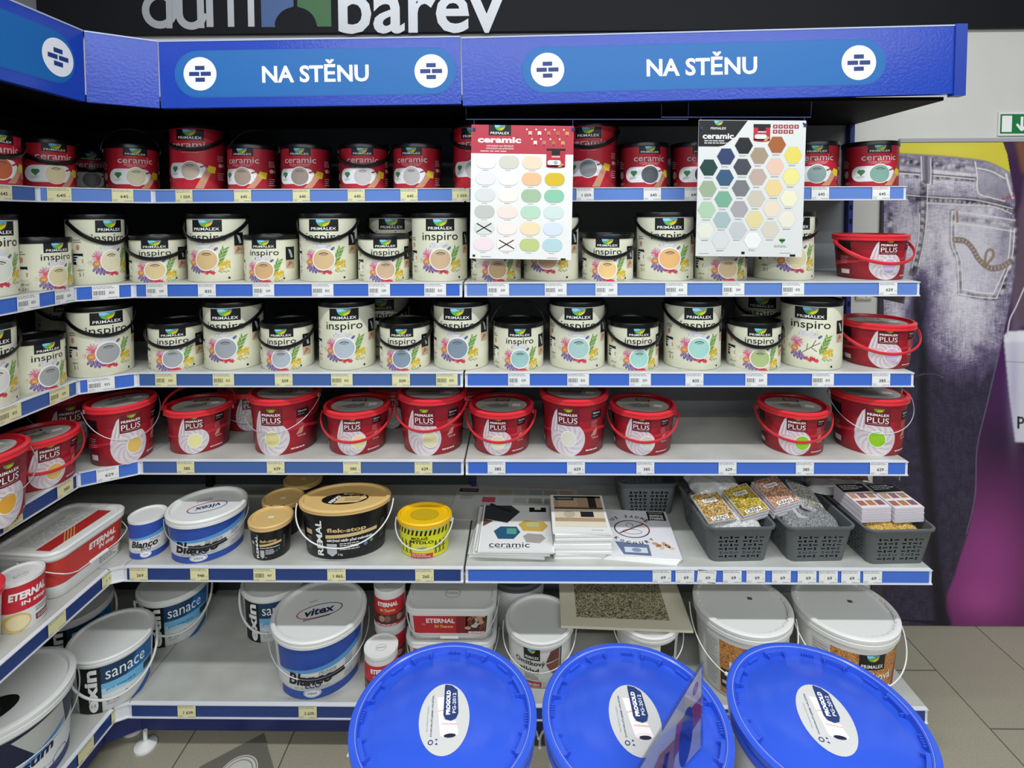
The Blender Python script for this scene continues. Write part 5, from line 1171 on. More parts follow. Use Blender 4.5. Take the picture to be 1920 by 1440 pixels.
lo_, hi_ = np.array(lin((20, 15, 34))), np.array(lin((224, 218, 226)))
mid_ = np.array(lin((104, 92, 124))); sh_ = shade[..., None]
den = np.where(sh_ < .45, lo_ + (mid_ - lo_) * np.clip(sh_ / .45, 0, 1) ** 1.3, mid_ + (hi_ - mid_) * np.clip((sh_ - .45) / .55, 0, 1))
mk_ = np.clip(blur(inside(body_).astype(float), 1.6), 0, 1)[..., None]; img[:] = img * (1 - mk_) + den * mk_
# gap between the legs and the dark seam
fillp([(1712, 560), (1724, 640), (1720, 800), (1730, 900), (1742, 1040), (1752, 1167), (1782, 1167), (1768, 1100), (1752, 930), (1742, 800), (1736, 640), (1722, 560)], (10, 8, 18), 5, .9)
# fabric parts
LT, DK, ST = (214, 208, 214), (36, 30, 50), (236, 230, 226)
def seam(P, w_=10):                    # worn seam: shadow, uneven pale and dark puckers, bright stitch line
    stroke(P, w_ + 3, (70, 60, 84), .45); S_ = smooth(P)
    for i in range(0, len(S_) - 1):
        for _ in range(2):
            q = S_[i] + (S_[i + 1] - S_[i]) * rng.rand(); glowp(q[0] + rng.randn() * w_ * .12, q[1] + rng.randn() * w_ * .12, 2 + rng.rand() * 2.4, DK if rng.rand() < .5 else LT, .75)
def glowp(cx, cy, r, c, op):
    x0, x1, y0, y1 = [int(v) for v in ((cx - 3 * r - px0) / st, (cx + 3 * r - px0) / st + 1, (cy - 3 * r - py0) / st, (cy + 3 * r - py0) / st + 1)]
    x0, y0 = max(x0, 0), max(y0, 0)
    if x1 <= x0 or y1 <= y0: return
    m = (np.exp(-((XX[y0:y1, x0:x1] - cx) / r) ** 2 - ((YY[y0:y1, x0:x1] - cy) / r) ** 2) * op)[..., None]; img[y0:y1, x0:x1] = img[y0:y1, x0:x1] * (1 - m) + np.array(lin(c)) * m
seam([(1688, 302), (1720, 306), (1760, 311), (1826, 318)], 14); seam([(1708, 372), (1760, 375), (1820, 379), (1870, 386), (1898, 398)], 9); seam([(1731, 346), (1731, 400), (1727, 450), (1712, 510)], 12); seam([(1838, 314), (1862, 322), (1886, 338)], 10)
seam([(1786, 398), (1785, 440), (1788, 464), (1798, 492), (1801, 548)], 8); seam([(1800, 550), (1868, 558), (1884, 520), (1898, 485), (1902, 420)], 8); seam([(1789, 408), (1840, 415), (1900, 425)], 8); seam([(1700, 330), (1770, 334), (1828, 338)], 6); seam([(1736, 298), (1737, 342)], 8); seam([(1670, 400), (1668, 460), (1662, 520)], 8)
stroke([(1684, 289), (1730, 291), (1800, 297), (1855, 306), (1893, 326)], 4, (150, 140, 140), .8)
stroke([(1684, 322), (1730, 327), (1775, 331), (1830, 336)], 6, DK, .7); stroke([(1684, 325), (1725, 328), (1775, 332), (1828, 337)], 2, ST)
fillp([(1725, 293), (1746, 297), (1746, 345), (1727, 344)], (140, 134, 146), 1); stroke([(1727, 294), (1729, 343)], 1.6, ST); stroke([(1745, 298), (1744, 344), (1728, 343)], 1.6, ST); stroke([(1736, 296), (1737, 340)], 6, DK, .5); stroke([(1749, 298), (1748, 345)], 3, DK, .6)
fillp([(1829, 306), (1860, 312), (1889, 326), (1896, 352), (1886, 374), (1858, 368), (1834, 360)], (150, 146, 158), 2, .7)
stroke([(1828, 304), (1832, 330), (1834, 362), (1860, 372), (1884, 378)], 2, ST); stroke([(1832, 316), (1858, 322), (1884, 336)], 2, ST); stroke([(1886, 328), (1892, 352), (1899, 372)], 4, ST, .8); stroke([(1880, 374), (1900, 368)], 5, (190, 60, 80), .8, (6, 4))
stroke([(1708, 370), (1760, 373), (1820, 376), (1870, 382), (1898, 395)], 12, DK, .55); stroke([(1700, 366), (1760, 371), (1830, 376), (1898, 392)], 1.6, ST); stroke([(1735, 381), (1800, 384), (1860, 388), (1897, 402)], 1.6, ST); stroke([(1735, 377), (1800, 379), (1895, 396)], 5, LT, .5, (9, 4))
stroke([(1732, 345), (1730, 400), (1728, 450), (1716, 500), (1710, 512)], 13, DK, .5); stroke([(1739, 346), (1738, 400), (1733, 450), (1722, 500)], 1.6, ST); stroke([(1724, 400), (1722, 450), (1710, 502)], 1.6, ST); stroke([(1730, 380), (1728, 430), (1716, 496)], 6, LT, .55, (14, 7))
# back pocket with curved stitching
pk = [(1786, 396), (1784, 440), (1785, 465), (1794, 490), (1797, 530), (1797, 550), (1868, 560), (1885, 520), (1898, 490), (1902, 420), (1904, 413)]
fillp(pk, (200, 197, 206), 3, .30)
sub = (rng.rand(Hh, Ww)); img[:] = img

for off in (0, 7): stroke([(1785 + off, 396), (1784 + off, 440), (1786 + off, 463), (1795 + off, 490), (1798 + off, 550 - off)], 1.8, ST)
for off in (0, 9): stroke([(1797 + off, 551 - off), (1830, 557 - off), (1868 - off, 560 - off)], 1.8, ST)
for off in (0, 7): stroke([(1868 - off, 560 - off), (1884 - off, 520), (1897 - off, 485), (1902 - off, 430)], 1.8, ST)
stroke([(1787, 397), (1840, 404), (1903, 414)], 1.8, ST); stroke([(1788, 418), (1840, 425), (1901, 435)], 1.8, ST); 
OC = (150, 120, 96)
cv = [(1790, 450), (1808, 452), (1822, 465), (1836, 488), (1856, 503), (1880, 500), (1894, 490)]
stroke(cv, 10, (120, 110, 116), .9); stroke([(x, y - 4) for x, y in cv], 2, OC); stroke([(x, y + 5) for x, y in cv], 2, OC); stroke(cv, 6, (190, 170, 150), .8, (7, 3))
stroke([(1846, 496), (1848, 480), (1852, 470), (1860, 470), (1862, 480), (1854, 492), (1846, 500)], 5, OC, .9); stroke([(1794, 398), (1795, 416)], 5, OC, .8)
stroke([(1872, 665), (1850, 760), (1832, 840), (1828, 930), (1812, 1000)], 2, (130, 120, 150), .5)
stroke([(1660, 1160), (1700, 1163), (1755, 1165)], 3, (20, 16, 26))
# bucket in the printed picture
fillp([(1882, 636), (1960, 640), (1960, 832), (1903, 828), (1892, 740)], (214, 210, 222), 1.2); fillp([(1882, 630), (1890, 622), (1960, 618), (1960, 640), (1884, 642)], (235, 233, 238), 1); glow(1900, 720, 10, 90, (160, 150, 190), .5)
stroke([(1920, 540), (1905, 575), (1893, 600), (1888, 632)], 2.5, (210, 210, 215)); stroke([(1886, 678), (1920, 680)], 2, (150, 148, 170), .8)
# P R of the printed bucket
stroke([(1909, 782), (1909, 802)], 4, (20, 20, 24)); stroke([(1909, 783), (1917, 784), (1917, 792), (1909, 793)], 3.5, (20, 20, 24)); stroke([(1926, 782), (1926, 802)], 4, (20, 20, 24)); stroke([(1926, 783), (1934, 785), (1933, 792), (1926, 793), (1935, 802)], 3.5, (20, 20, 24))
V_ = np.empty((Hh, Ww, 3)); 
for j in range(Hh):
    A0, A1 = atY(px0, ys[j], YM), atY(px0 + 100, ys[j], YM); V_[j, :, 0] = A0.x + (A1.x - A0.x) * (xs - px0) / 100; V_[j, :, 1] = YM; V_[j, :, 2] = A0.z
zt_ = V_[0, 0, 2]; V_[-1, :, 2] = .006
me = bpy.data.meshes.new('mural'); idx_ = np.arange(Hh * Ww).reshape(Hh, Ww); q_ = np.stack([idx_[1:, :-1], idx_[1:, 1:], idx_[:-1, 1:], idx_[:-1, :-1]], -1).reshape(-1, 4)
nq = len(q_); me.vertices.add(Hh * Ww); me.vertices.foreach_set('co', V_.reshape(-1)); me.loops.add(nq * 4); me.loops.foreach_set('vertex_index', q_.reshape(-1).astype(np.int32)); me.polygons.add(nq); me.polygons.foreach_set('loop_start', np.arange(0, nq * 4, 4, dtype=np.int32)); me.update(calc_edges=True)
ca = me.color_attributes.new('print', 'FLOAT_COLOR', 'POINT'); rgba = np.ones((Hh * Ww, 4)); rgba[:, :3] = np.clip(img, 0, 1).reshape(-1, 3); ca.data.foreach_set('color', rgba.reshape(-1))
m_mur = bpy.data.materials.new('mural_print'); m_mur.use_nodes = True; nt = m_mur.node_tree; at_ = nt.nodes.new('ShaderNodeAttribute'); at_.attribute_name = 'print'; nt.links.new(at_.outputs['Color'], nt.nodes['Principled BSDF'].inputs['Base Color']); nt.nodes['Principled BSDF'].inputs['Roughness'].default_value = .5
me.materials.append(m_mur)
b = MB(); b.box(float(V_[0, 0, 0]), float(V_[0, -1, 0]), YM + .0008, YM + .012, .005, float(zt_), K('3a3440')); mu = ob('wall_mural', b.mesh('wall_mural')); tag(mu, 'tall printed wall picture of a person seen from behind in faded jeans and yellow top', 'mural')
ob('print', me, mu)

# ------------------------------------------------------------------ hanging colour charts
def chart_board(name, lab, c4, Y, th=.003):
    """c4: image corners tl,tr,br,bl; board hangs in the plane Y"""
    TL, TR, BR, BL_ = [atY(x, y, Y) for x, y in c4]; u = ((TR - TL) + (BR - BL_)) / 2; v = ((TL - BL_) + (TR - BR)) / 2; wd, hd = u.length, v.length; ang = (atan2(u.z, u.x) + atan2(-v.x, v.z)) / 2
    o = (TL + TR + BR + BL_) / 4
    b = MB(); b.box(-wd / 2, wd / 2, 0, th, -hd / 2, hd / 2, m_paper); r = ob(name, b.mesh(name), None, o); r.rotation_euler = (0, -ang, 0); tag(r, lab, 'colour chart'); return r, wd, hd
YP = -.028
pr, wd, hd = chart_board('hanging_colour_chart', 'white and red hanging colour chart with rows of rounded swatches', [(886, 235), (1077, 235), (1070, 487), (879, 485)], YP)
A = Art(); U = lambda x: (x - 787) / 585 * wd - wd / 2; W = lambda y: hd / 2 - (y - 165) / 750 * hd        # chart read in its own 585 x 750 grid
A.rect(-wd / 2, wd / 2, W(323), hd / 2, K('bf3a4a'), 0)
logo(A, U(950), W(165), .064, .030, 1); A.text('ceramic', U(948), W(248), U(1072) - U(824), WHITE, h=.017, L=1, bold=.04); A.text('OMÝVATELNÝ, ALE I ČISTITELNÝ', U(952), W(281), .078, WHITE, L=1, bold=.02); A.text('UMÝVATEĽNÝ, ALE AJ ČISTITEĽNÝ', U(952), W(296), .080, WHITE, L=1, bold=.02); A.lines(U(840), U(1060), W(315), W(307), 1, K('f0d8da'), 1, .6)
for j, (yy, xs_) in enumerate(((205, (1122, 1175, 1228, 1280, 1333)), (258, (1152, 1203, 1257, 1310)))):
    for i, x in enumerate(xs_): A.ell(U(x - 18), W(yy - 18), .0028, .0028, K('e8dcc0'), 1, n=8); A.rect(U(x - 9), U(x + 11), W(yy + 12), W(yy - 8), K(['e8c8b0', 'f0e8e0', 'c98070', 'b8743a', 'd9a050'][(i + j) % 5]), 1); A.rect(U(x - 4), U(x + 5), W(yy + 18), W(yy + 10), K('7a1c28'), 2)
cols = [['fbfbfb', 'd9d7c8', 'f7ddc0', None], ['eeeaee', 'f8f5f0', 'f4c596', 'dfc02a'], ['dfe3e1', 'fafae8', 'aac6a4', '93ceb0'], ['c9ccc4', 'f8e6da', 'bfe0c6', 'd8e8e2'], ['dfe5dd', 'faeee6', 'f8e2b8', 'dde6ef'], ['f8e4e6', 'faf2ea', 'c5d38a', 'bcdce0']]
for j in range(6):
    for i in range(4):
        c = cols[j][i]
        if not c: continue
        x = (873, 1005, 1138, 1270)[i] + (4 - j) * 0 - j * 1.5; y = (372, 464, 557, 650, 742, 834)[j]
        A.pill(U(x - 58), U(x + 58), W(y + 37), W(y - 37), K('c9cac6'), 0); A.pill(U(x - 57), U(x + 57), W(y + 35), W(y - 37), K(c), 1); A.lines(U(x - 20), U(x + 20), W(y + 47), W(y + 43), 1, K('9a9a9a'), 1, .6)
        if (j, i) in ((4, 0), (5, 1)): A.line((U(x - 42), W(y - 25)), (U(x + 44), W(y + 22)), .003, BLACK, 3); A.line((U(x - 44), W(y + 24)), (U(x + 42), W(y - 27)), .0028, BLACK, 3)
x = 1272; A.rect(U(x - 54), U(x + 54), W(392), W(300), K('c02438'), 2); A.ell(U(x), W(392), U(x + 54) - U(x), .004, K('a01828'), 2); A.rect(U(x - 54), U(x + 54), W(304), W(292), BLACK, 3); A.rect(U(x - 24), U(x + 24), W(328), W(300), BLACK, 4); A.text('ceramic', U(x), W(336), .024, WHITE, L=4, bold=.03); A.pill(U(x - 48), U(x + 30), W(384), W(356), K('e6e6e8'), 4); A.ell(U(x), W(370), .0055, .0055, K('b0aeac'), 5); A.poly([(U(x + 10), W(394)), (U(x + 34), W(374)), (U(x + 48), W(380)), (U(x + 26), W(396))], K('d09a60'), 5)
A.rect(U(803), U(818), W(905), W(893), BLACK, 1); A.text('www.primalex.cz', U(880), W(903), .03, K('3a3a3a'), L=1); A.text('www.primalex.sk', U(1262), W(905), .03, K('3a3a3a'), L=1); A.rect(U(1312), U(1340), W(917), W(906), BLACK, 1)
ob('chart_print', A.build('chart_print', FLATF), pr)
pr2, wd, hd = chart_board('hanging_colour_chart', 'white hanging colour chart with hexagon swatches and black top corner', [(1311, 226), (1513, 225), (1502, 482), (1304, 480)], YP)
A = Art(); U = lambda x: (x - 205) / 565 * wd - wd / 2; W = lambda y: hd / 2 - (y - 128) / 722 * hd
A.rect(-wd / 2, wd / 2, -hd / 2, hd / 2, K('dfe1de'), 0); A.poly([(U(205), W(268)), (U(205), W(130)), (U(462), W(130)), (U(400), W(215)), (U(340), W(262)), (U(310), W(268))], BLACK, 1)
lg = Art(); logo(A, U(308), W(132), .052, .028, 2); A.text('ceramic', U(308), W(213), .088, WHITE, h=.016, L=3, bold=.03); A.lines(U(235), U(370), W(255), W(232), 2, K('d0d0d0'), 3, .5)
x = 538; A.rect(U(x - 44), U(x + 44), W(232), W(160), K('c02438'), 2); A.ell(U(x), W(232), U(x + 44) - U(x), .005, K('a01828'), 2); A.rect(U(x - 45), U(x + 45), W(166), W(148), BLACK, 3); A.rect(U(x - 20), U(x + 20), W(184), W(160), BLACK, 4); A.text('ceramic', U(x), W(188), .024, WHITE, L=4, bold=.03); A.pill(U(x - 38), U(x + 26), W(226), W(202), K('e6e6e8'), 4); A.poly([(U(x + 8), W(236)), (U(x + 30), W(212)), (U(x + 42), W(218)), (U(x + 24), W(238))], K('d09a60'), 5)
for j in range(2):
    for i in range(5 - j): A.rect(U(596 + i * 28), U(619 + i * 28), W(170 + j * 27), W(150 + j * 27), K('9a2a38'), 2); A.rect(U(603 + i * 28), U(612 + i * 28), W(166 + j * 27), W(155 + j * 27), K('e0c0b0'), 3)
hexs = [(445, 262, '16181c'), (619, 256, 'a8602c'), (352, 320, '2c3c66'), (528, 314, 'a8937c'), (706, 310, 'e8d864'), (262, 379, '14403a'), (440, 374, '43474f'), (614, 370, 'eac6b0'), (349, 432, '33587a'), (523, 427, 'c0aa9e'), (700, 424, 'efe590'), (260, 492, '9cb090'), (435, 487, '777a7c'), (609, 484, 'ecd294'), (344, 546, '78ae92'), (518, 541, 'cdc6b4'), (692, 537, 'f0ebc8'), (257, 603, 'b0cfae'), (430, 598, 'a9a5a8'), (603, 594, 'ecdcc4'), (340, 656, 'a6bcbc'), (512, 652, 'e4d69c'), (685, 648, 'ece6d4'), (253, 712, 'e6e6d6'), (425, 709, 'c6caca'), (597, 706, 'd8d2be'), (335, 766, 'd8dcdc'), (506, 762, 'f0f0ee')]
for x, y, c in hexs:
    rr_ = (U(x + 50) - U(x)); hh_ = W(y - 44) - W(y); P = [(U(x) + rr_ * a, W(y) + hh_ * b_) for a, b_ in ((-1, 0), (-.5, -1), (.5, -1), (1, 0), (.5, 1), (-.5, 1))]; A.poly(P, K('c4c6c4'), 1, True); A.poly([(U(x) + rr_ * .96 * a, W(y) + hh_ * .96 * b_) for a, b_ in ((-1, 0), (-.5, -1), (.5, -1), (1, 0), (.5, 1), (-.5, 1))], K(c), 2, True); A.lines(U(x - 22), U(x + 22), W(y + 58), W(y + 50), 2, K('7a7a7a'), 2, .4)
hxx, hyy = U(662), W(765); A.ell(hxx - .004, hyy + .003, .005, .004, K('4a9a4a'), 2); A.ell(hxx + .004, hyy + .003, .005, .004, K('4a9a4a'), 2); A.poly([(hxx - .008, hyy + .002), (hxx, hyy - .008), (hxx + .008, hyy + .002)], K('4a9a4a'), 2); A.lines(U(620), U(708), W(800), W(786), 2, K('7a9a7a'), 2, .4)
A.text('www.primalex.cz', U(247), W(836), .03, K('3a3a3a'), L=1); A.rect(U(447), U(465), W(838), W(824), BLACK, 1); A.text('www.primalex.cz', U(680), W(830), .032, K('3a3a3a'), L=1); A.rect(U(705), U(735), W(848), W(836), BLACK, 1); A.ell(U(755), W(143), .0025, .0025, BLACK, 2)
ob('chart_print', A.build('chart_print', FLATF), pr2)
# wire hangers under the canopy
def hanger(pxa, pxb, py, drops, lab):
    a, c = atY(pxa, py, YP + .004), atY(pxb, py, YP + .004); b = MB(); b.tube([(a.x, a.y, HZ0 + .008), (a.x, a.y, a.z), (c.x, c.y, c.z), (c.x + .002, c.y, HZ0 + .018)], .0016, m_navy)
    r = ob('wire_hanger', b.mesh('wire_hanger'), None); tag(r, lab, 'wire hanger')
    for px, y1 in drops: q = atY(px, y1, YP + .004); b = MB(); b.tube([(q.x, q.y, a.z + (c.z - a.z) * (q.x - a.x) / (c.x - a.x)), (q.x, q.y, q.z)], .0014, m_navy, 6); b.box(q.x - .004, q.x + .004, YP - .003, YP + .006, q.z - .009, q.z, K('1f2f60')); ob('clip', b.mesh('clip'), r)
hanger(874, 1290, 224, [(889, 240), (1074, 240)], 'thin dark wire hanger holding the red rounded-swatch chart')
hanger(1240, 1520, 220, [(1314, 238), (1508, 232)], 'thin dark wire hanger holding the hexagon chart')

# ------------------------------------------------------------------ foreground stacks with blue lids
LZ = .730; LR = .158
m_bucket_w = mat('tall_bucket_wall', 'd9dad8', .4)
def blue_bucket(X, Y, ztop, rz, lab, H=.355, sticker=True):
    V = VV('ell', LR - .008, LR - .008, H, .90, lz=-.008)
    def lid(V):
        b = MB(); H = V.H
        b.loft([V.ring(H - .036, 1, .001), V.ring(H - .036, 1, .006), V.ring(H - .024, 1, .006), V.ring(H - .022, 1, .003), V.ring(H - .014, 1, .003), V.ring(H - .012, 1, .008), V.ring(H - .002, 1, .008), V.ring(H, 1, .005), V.ring(H, .99), V.ring(H - .002, .975), V.ring(H - .002, .962), V.ring(H - .012, .945)], m_blue_lid, False, False)
        b.loft([V.ring(H - .012, .945), V.ring(H - .009, .80), V.ring(H - .008, .79), V.ring(H - .008, .3), V.ring(H - .008, .03)], m_blue_lid, False, True)
        n = len(V.P)
        for i in range(8):                # stacking blocks and tear teeth around the rim
            t0 = 2 * pi * i / 8 + .2; ri, ro = LR * .865, LR * .905; zz = H - .003
            def seg(a0, a1, r0, r1, z0, z1):
                k = 6; P0 = []
                ring0 = [[(r * cos(a), r * sin(a), z) for r, z in ((r0, z0), (r1, z0), (r1, z1), (r0, z1))] for a in np.linspace(a0, a1, k)]
                b.loft(ring0, m_blue_lid)
            seg(t0, t0 + .30, ri, ri + .007, H - .011, zz)
            seg(t0 + .02, t0 + .035, ri - .007, ri + .002, H - .010, zz - .001)
            seg(t0 + .265, t0 + .28, ri - .007, ri + .002, H - .010, zz - .001)
            if i % 2:
                for q in range(5): seg(t0 + .40 + q * .035, t0 + .415 + q * .035, ri + .001, ri + .009, H - .011, H - .006)
            else: seg(t0 + .42, t0 + .60, ri + .002, ri + .009, H - .011, H - .007)
        return b.mesh('lid', True, 40)
    T = None
    if sticker:
        T = Art(); a_, b_ = .043, .067
        T.ell(0, 0, a_, b_, K('cbcac6'), 0, n=44)
        T.poly([(.000, .0655), (.012, .062), (.022, .052), (.024, .006), (.020, -.004), (.011, -.008), (.002, -.004), (-.002, .004), (-.001, .06)], K('22386e'), 3)
        T.text('PROGOLD', .006, .028, .048, WHITE, h=.0075, L=4, bold=.06, rot=90); T.text('PG-2012', .0165, .026, .040, WHITE, h=.006, L=4, bold=.01, rot=90)
        T.poly([(-.014, .040), (-.001, .040), (-.001, -.005), (.020, -.008), (.024, -.030), (-.006, -.032)], K('f3eeea'), 1)
        T.ell(.009, -.031, .0155, .006, K('f0e2de'), 2); T.ell(.010, -.034, .0100, .0036, K('1c1c3a'), 3); T.line((-.011, .012), (-.002, .014), .002, K('e2a8a4'), 2); T.line((-.004, -.012), (.022, -.014), .003, K('e8bab6'), 2)
        T.text('DOPORUČUJEME VÁLEČEK', -.021, .006, .078, K('3a4a70'), h=.0042, L=2, bold=.02, rot=90); T.text('PRO SPRÁVNÝ VÝSLEDEK', -.0285, .0, .048, K('9aa0b0'), h=.0026, L=2, rot=90)
        T.ring(-.021, -.043, .0028, .0028, .0016, K('22386e'), 2); T.poly([(-.013, -.037), (-.009, -.039), (-.013, -.041)], K('22386e'), 2); T.poly([(-.014, -.047), (-.011, -.044), (-.009, -.048)], K('22386e'), 2)
    hm_ = handle_mesh('handle', LR - .012, H - .06, 'droop', m_whitewire, .0022, e=.016, drop=.10, back=True)
    r = vessel('paint_bucket', lab, 'paint bucket', V, (X, Y, ztop - H), rz, m_bucket_w, None, lid, T, hm_, 'blue lidded buckets in front stacks')
    return r
for i, (X, Yb, rz, wd_) in enumerate(((1.034, -.709, .10, 'left'), (1.359, -.709, .0, 'middle'), (1.684, -.705, -.18, 'right'))):
    what = ('leftmost of the three foreground buckets with blue lids', 'middle foreground bucket with blue lid, clear leaflet sheet standing on it', 'rightmost of the three foreground buckets with blue lids')[i]
    blue_bucket(X, Yb, LZ, rz + (0, 0, 0)[i], what)
    blue_bucket(X, Yb, LZ - .362, rz, 'bucket beneath the ' + ('leftmost', 'middle', 'rightmost')[i] + ' foreground blue lid', H=.355, sticker=False)
# clear leaflet stand with a printed leaflet
z0 = LZ - .004
b = MB(); Pa, Pb, Pc, Pd = Vector((1.455, -.760, z0)), Vector((1.455, -.760, .866)), Vector((1.330, -.865, .800)), Vector((1.330, -.865, z0))
nrm = (Pa - Pd).cross(Vector((0, 0, 1))).normalized() * .0015
for sg in (-1, 1):
    q = [p + nrm * sg * 2.2 for p in (Pd, Pa, Pb, Pc)]; b.face(q, m_clear); b.face([p + nrm * sg * .8 for p in (Pd, Pa, Pb, Pc)][::-1], m_clear)
b.tube([Pc, Pb, Pa], .0022, m_clear, 6)
ls = ob('leaflet_stand', b.mesh('leaflet_stand')); tag(ls, 'clear plastic wedge leaflet holder standing on the middle blue lid', 'leaflet holder')
A = Art(); ax = (Pa - Pd); Ld = ax.length; f_ = lambda u, v, o: tuple(Pd + ax * (u / Ld) + Vector((0, 0, v)) + nrm / nrm.length * (o - .0005))
zt0, zt1 = .800 - z0 - .004, .866 - z0 - .006; tp = lambda u: zt0 + (zt1 - zt0) * u / Ld
A.poly([(.004, 0), (Ld - .003, 0), (Ld - .003, tp(Ld)), (.004, tp(0))], K('c4bfc8'), 0); A.poly([(Ld - .05, tp(Ld - .05)), (Ld - .05, .09), (Ld - .003, .085), (Ld - .003, tp(Ld))], K('e0cfa8'), 1); A.ell(Ld - .02, .108, .007, .010, K('a05040'), 2, rot=-30)
A.poly([(Ld - .08, .03), (Ld - .003, .05), (Ld - .003, .085), (Ld - .07, .08)], K('a03a4c'), 1); A.ell(Ld - .045, .045, .018, .045, K('283c8c'), 2, rot=-8); A.poly([(.01, 0), (.08, 0), (.1, .06), (.05, .06), (.01, .03)], K('a8742c'), 1); A.poly([(.04, 0), (.06, 0), (.075, .05), (.065, .052)], K('2c2020'), 2)
ob('leaflet', A.build('leaflet', f_), ls)
# floor mat with a white ring, at the bottom edge
b = MB(); b.box(-.085, .085, -.085, .085, .0005, .004, mat('grey_card', '6a675c', .6)); fm = ob('floor_sticker', b.mesh('floor_sticker'), None, (*atZ(446, 1452, 0).xy, 0), radians(37)); tag(fm, 'grey square floor sticker with a white ring at the bottom edge', 'floor sticker')
A = Art(); A.ell(.0, -.0, .052, .052, K('c9c8bc'), 0, n=40); A.ring(0, 0, .046, .046, .003, K('8a887c'), 1); A.ring(0, 0, .036, .036, .003, K('8a887c'), 1); ob('ring_print', A.build('ring_print', FLATT, base=.0042), fm)

# ------------------------------------------------------------------ price tags
TG = {}
def tag_mesh(txt, bar, yellow):
    k = (txt, bar, yellow)
    if k in TG: return TG[k]
    w_, h_ = (.064 if bar else .053), .0375; pm = m_papery if yellow else m_paper
    A = Art(); A.rect(-w_ / 2, w_ / 2, -h_ / 2, h_ / 2, pm, 0); dk = K('3a3c40'); gy = K('7a7c80')
    A.lines(-w_ / 2 + .002, w_ / 2 - .004, h_ / 2 - .0085, h_ / 2 - .001, 2, gy, 1, .35); A.lines(-w_ / 2 + .002, -w_ / 2 + .018, -h_ / 2 + .001, -h_ / 2 + .008, 2, gy, 1, .3); A.lines(.004, w_ / 2 - .002, -h_ / 2 + .001, -h_ / 2 + .005, 1, gy, 1, .35)
    if bar:
        rn = random.Random(txt); x = -w_ / 2 + .003
        while x < -.002: q = .0006 + .0012 * rn.random(); A.rect(x, x + q, -.008, .0045, dk, 1); x += q + .0008 + .001 * rn.random()
        A.text(txt, .014, -.002, .0042 * len(txt), dk, h=.0075, L=1, bold=.01)
    elif txt: A.text(txt, .004, -.003, (.0066 if len(txt) < 4 else .0056) * len(txt), dk, h=.009, L=1, bold=.02); A.text('Kč', .0215, -.0055, .005, gy, L=1)
    TG[k] = A.build('price_tag', FLATF, base=.0002); return TG[k]
cnt = {}
def ptag(row, X, Y, rz, txt, bar, yellow, roll=0, where=''):
    o = ob('price_tag', tag_mesh(txt, bar, yellow), None, (X, Y, ZS[row] - .021)); o.rotation_euler = (0, roll, rz)
    cnt[row, where] = cnt.get((row, where), 0) + 1; n = cnt[row, where] - 1
    o['_n'] = (row, n); PT.append((o, row, where, n, txt, yellow, bar))
PT = []
def tags_main(row, items, yellow):
    for px, txt, bar in items:
        Y = YF[row] - .0078; X = xAt(px, Y, ZS[row] - .02); ptag(row, X, Y, 0, txt, bar, yellow, radians(5) if px == 1325 else 0, 'left bay' if X < 1.0 else 'right bay')
def tags_side(row, items, yellow):
    for px, txt, bar in items:
        X = XL[row] + .0078; ptag(row, X, atX(px, X), radians(90), txt, bar, yellow, 0, 'left side')
def tags_corner(row, items, yellow):
    p0 = Vector((XL[row], YC[row] + g, 0)); p1 = Vector((X0[row] - g, YF[row], 0)); d = (p1 - p0); n = Vector((d.y, -d.x, 0)).normalized()
    for px, txt, bar in items:
        best = min([i / 200 for i in range(201)], key=lambda t: abs(cpx(p0 + d * t, ZS[row]) - px)); P = p0 + d * best + n * .0078
        ptag(row, P.x, P.y, atan2(d.y, d.x), txt, bar, yellow, 0, 'corner')
def cpx(P, z):
    d = Vector((P.x - CX, P.y - CY, z - CZ)); return 960 + FPX * d.dot(Rv) / d.dot(Fv)
q6, q5, q8 = ('645', 0), ('509', 1), ('835', 1)
tags_side(1, [(15, *q6)], True); tags_corner(1, [(110, *q6), (229, *q6)], True)
tags_main(1, [(345, '1 059', 0), (455, *q6), (565, *q6), (668, *q6), (767, *q6), (864, '1 059', 0)], True); tags_main(1, [(1097, '1 059', 0), (1223, *q6), (1300, *q6), (1538, *q6), (1652, *q6)], False)
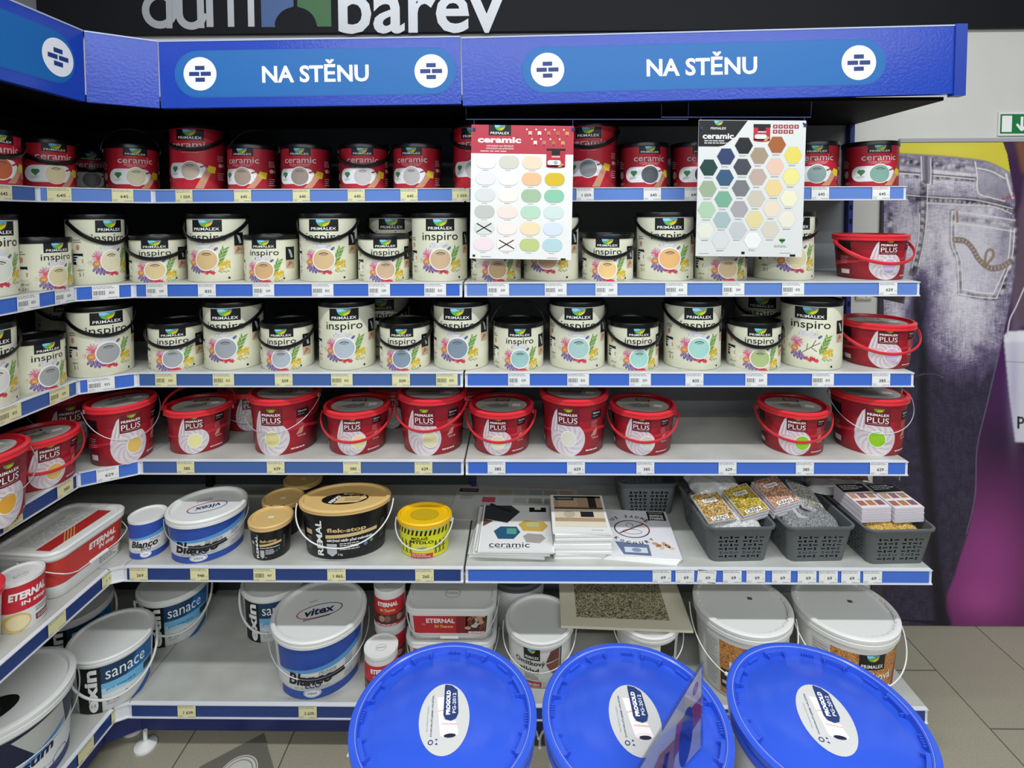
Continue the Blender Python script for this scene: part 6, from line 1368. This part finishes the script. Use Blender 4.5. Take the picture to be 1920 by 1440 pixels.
tags_side(2, [(55, *q8), (123, *q5)], False); tags_corner(2, [(199, *q8)], False)
tags_main(2, [(294, *q5), (388, '835', 0), (494, *q5), (605, *q8), (711, *q5), (816, *q8), (934, *q5), (1042, *q8), (1137, *q5), (1268, *q8), (1375, *q5), (1487, *q8), (1665, '629', 0)], False)
tags_side(3, [(10, *q8), (106, *q5)], True); tags_corner(3, [(190, *q8)], False)
tags_main(3, [(311, *q5), (419, *q8), (532, '509', 0), (641, *q8), (752, '509', 0), (838, *q8)], True); tags_main(3, [(973, *q5), (1084, *q8), (1200, *q5), (1302, '835', 0), (1418, *q5), (1543, *q8), (1652, '385', 0)], False)
tags_side(4, [(8, '629', 0), (110, '385', 0)], True); tags_corner(4, [(202, '629', 0)], False)
tags_main(4, [(348, '385', 0), (517, '629', 0), (660, '385', 0), (794, '629', 0)], True); tags_main(4, [(931, '385', 0), (1080, '629', 0), (1210, '385', 0), (1364, '629', 0), (1509, '385', 0), (1648, '629', 0)], False)
tags_side(5, [(84, '', 0), (187, '1 139', 0)], True)
tags_main(5, [(260, '269', 0), (374, '948', 0), (496, '409', 1), (631, '1 865', 0), (796, '260', 0)], True)
tags_main(5, [(x, '69', 0) for x in (1241, 1284, 1325, 1373, 1417, 1465, 1513, 1553, 1595, 1636)], False)
tags_main(6, [(350, '1 639', 0), (577, '2 639', 0)], True); tags_side(6, [(130, '', 0), (195, '', 0)], True)
tot = {}
for o, row, where, n, *_ in PT: tot[row, where] = max(tot.get((row, where), 0), n + 1)
for o, row, where, n, txt, yel, bar in PT:
    del o['_n']
    colr = 'yellow' if yel else 'white'; rd = f'reading {txt}' if txt else 'too small to read'
    pos = {'left bay': 'rail of the narrow back bay', 'right bay': 'rail of the wide right bay', 'left side': 'rail at far left', 'corner': 'corner rail'}[where]
    nn = f', {ORD[n]} from left' if tot[row, where] > 1 else ''
    tag(o, f'{colr} price tag {rd}, {rowname[row]} {pos}{nn}', 'price tag', 'paper price tags on the shelf rails')
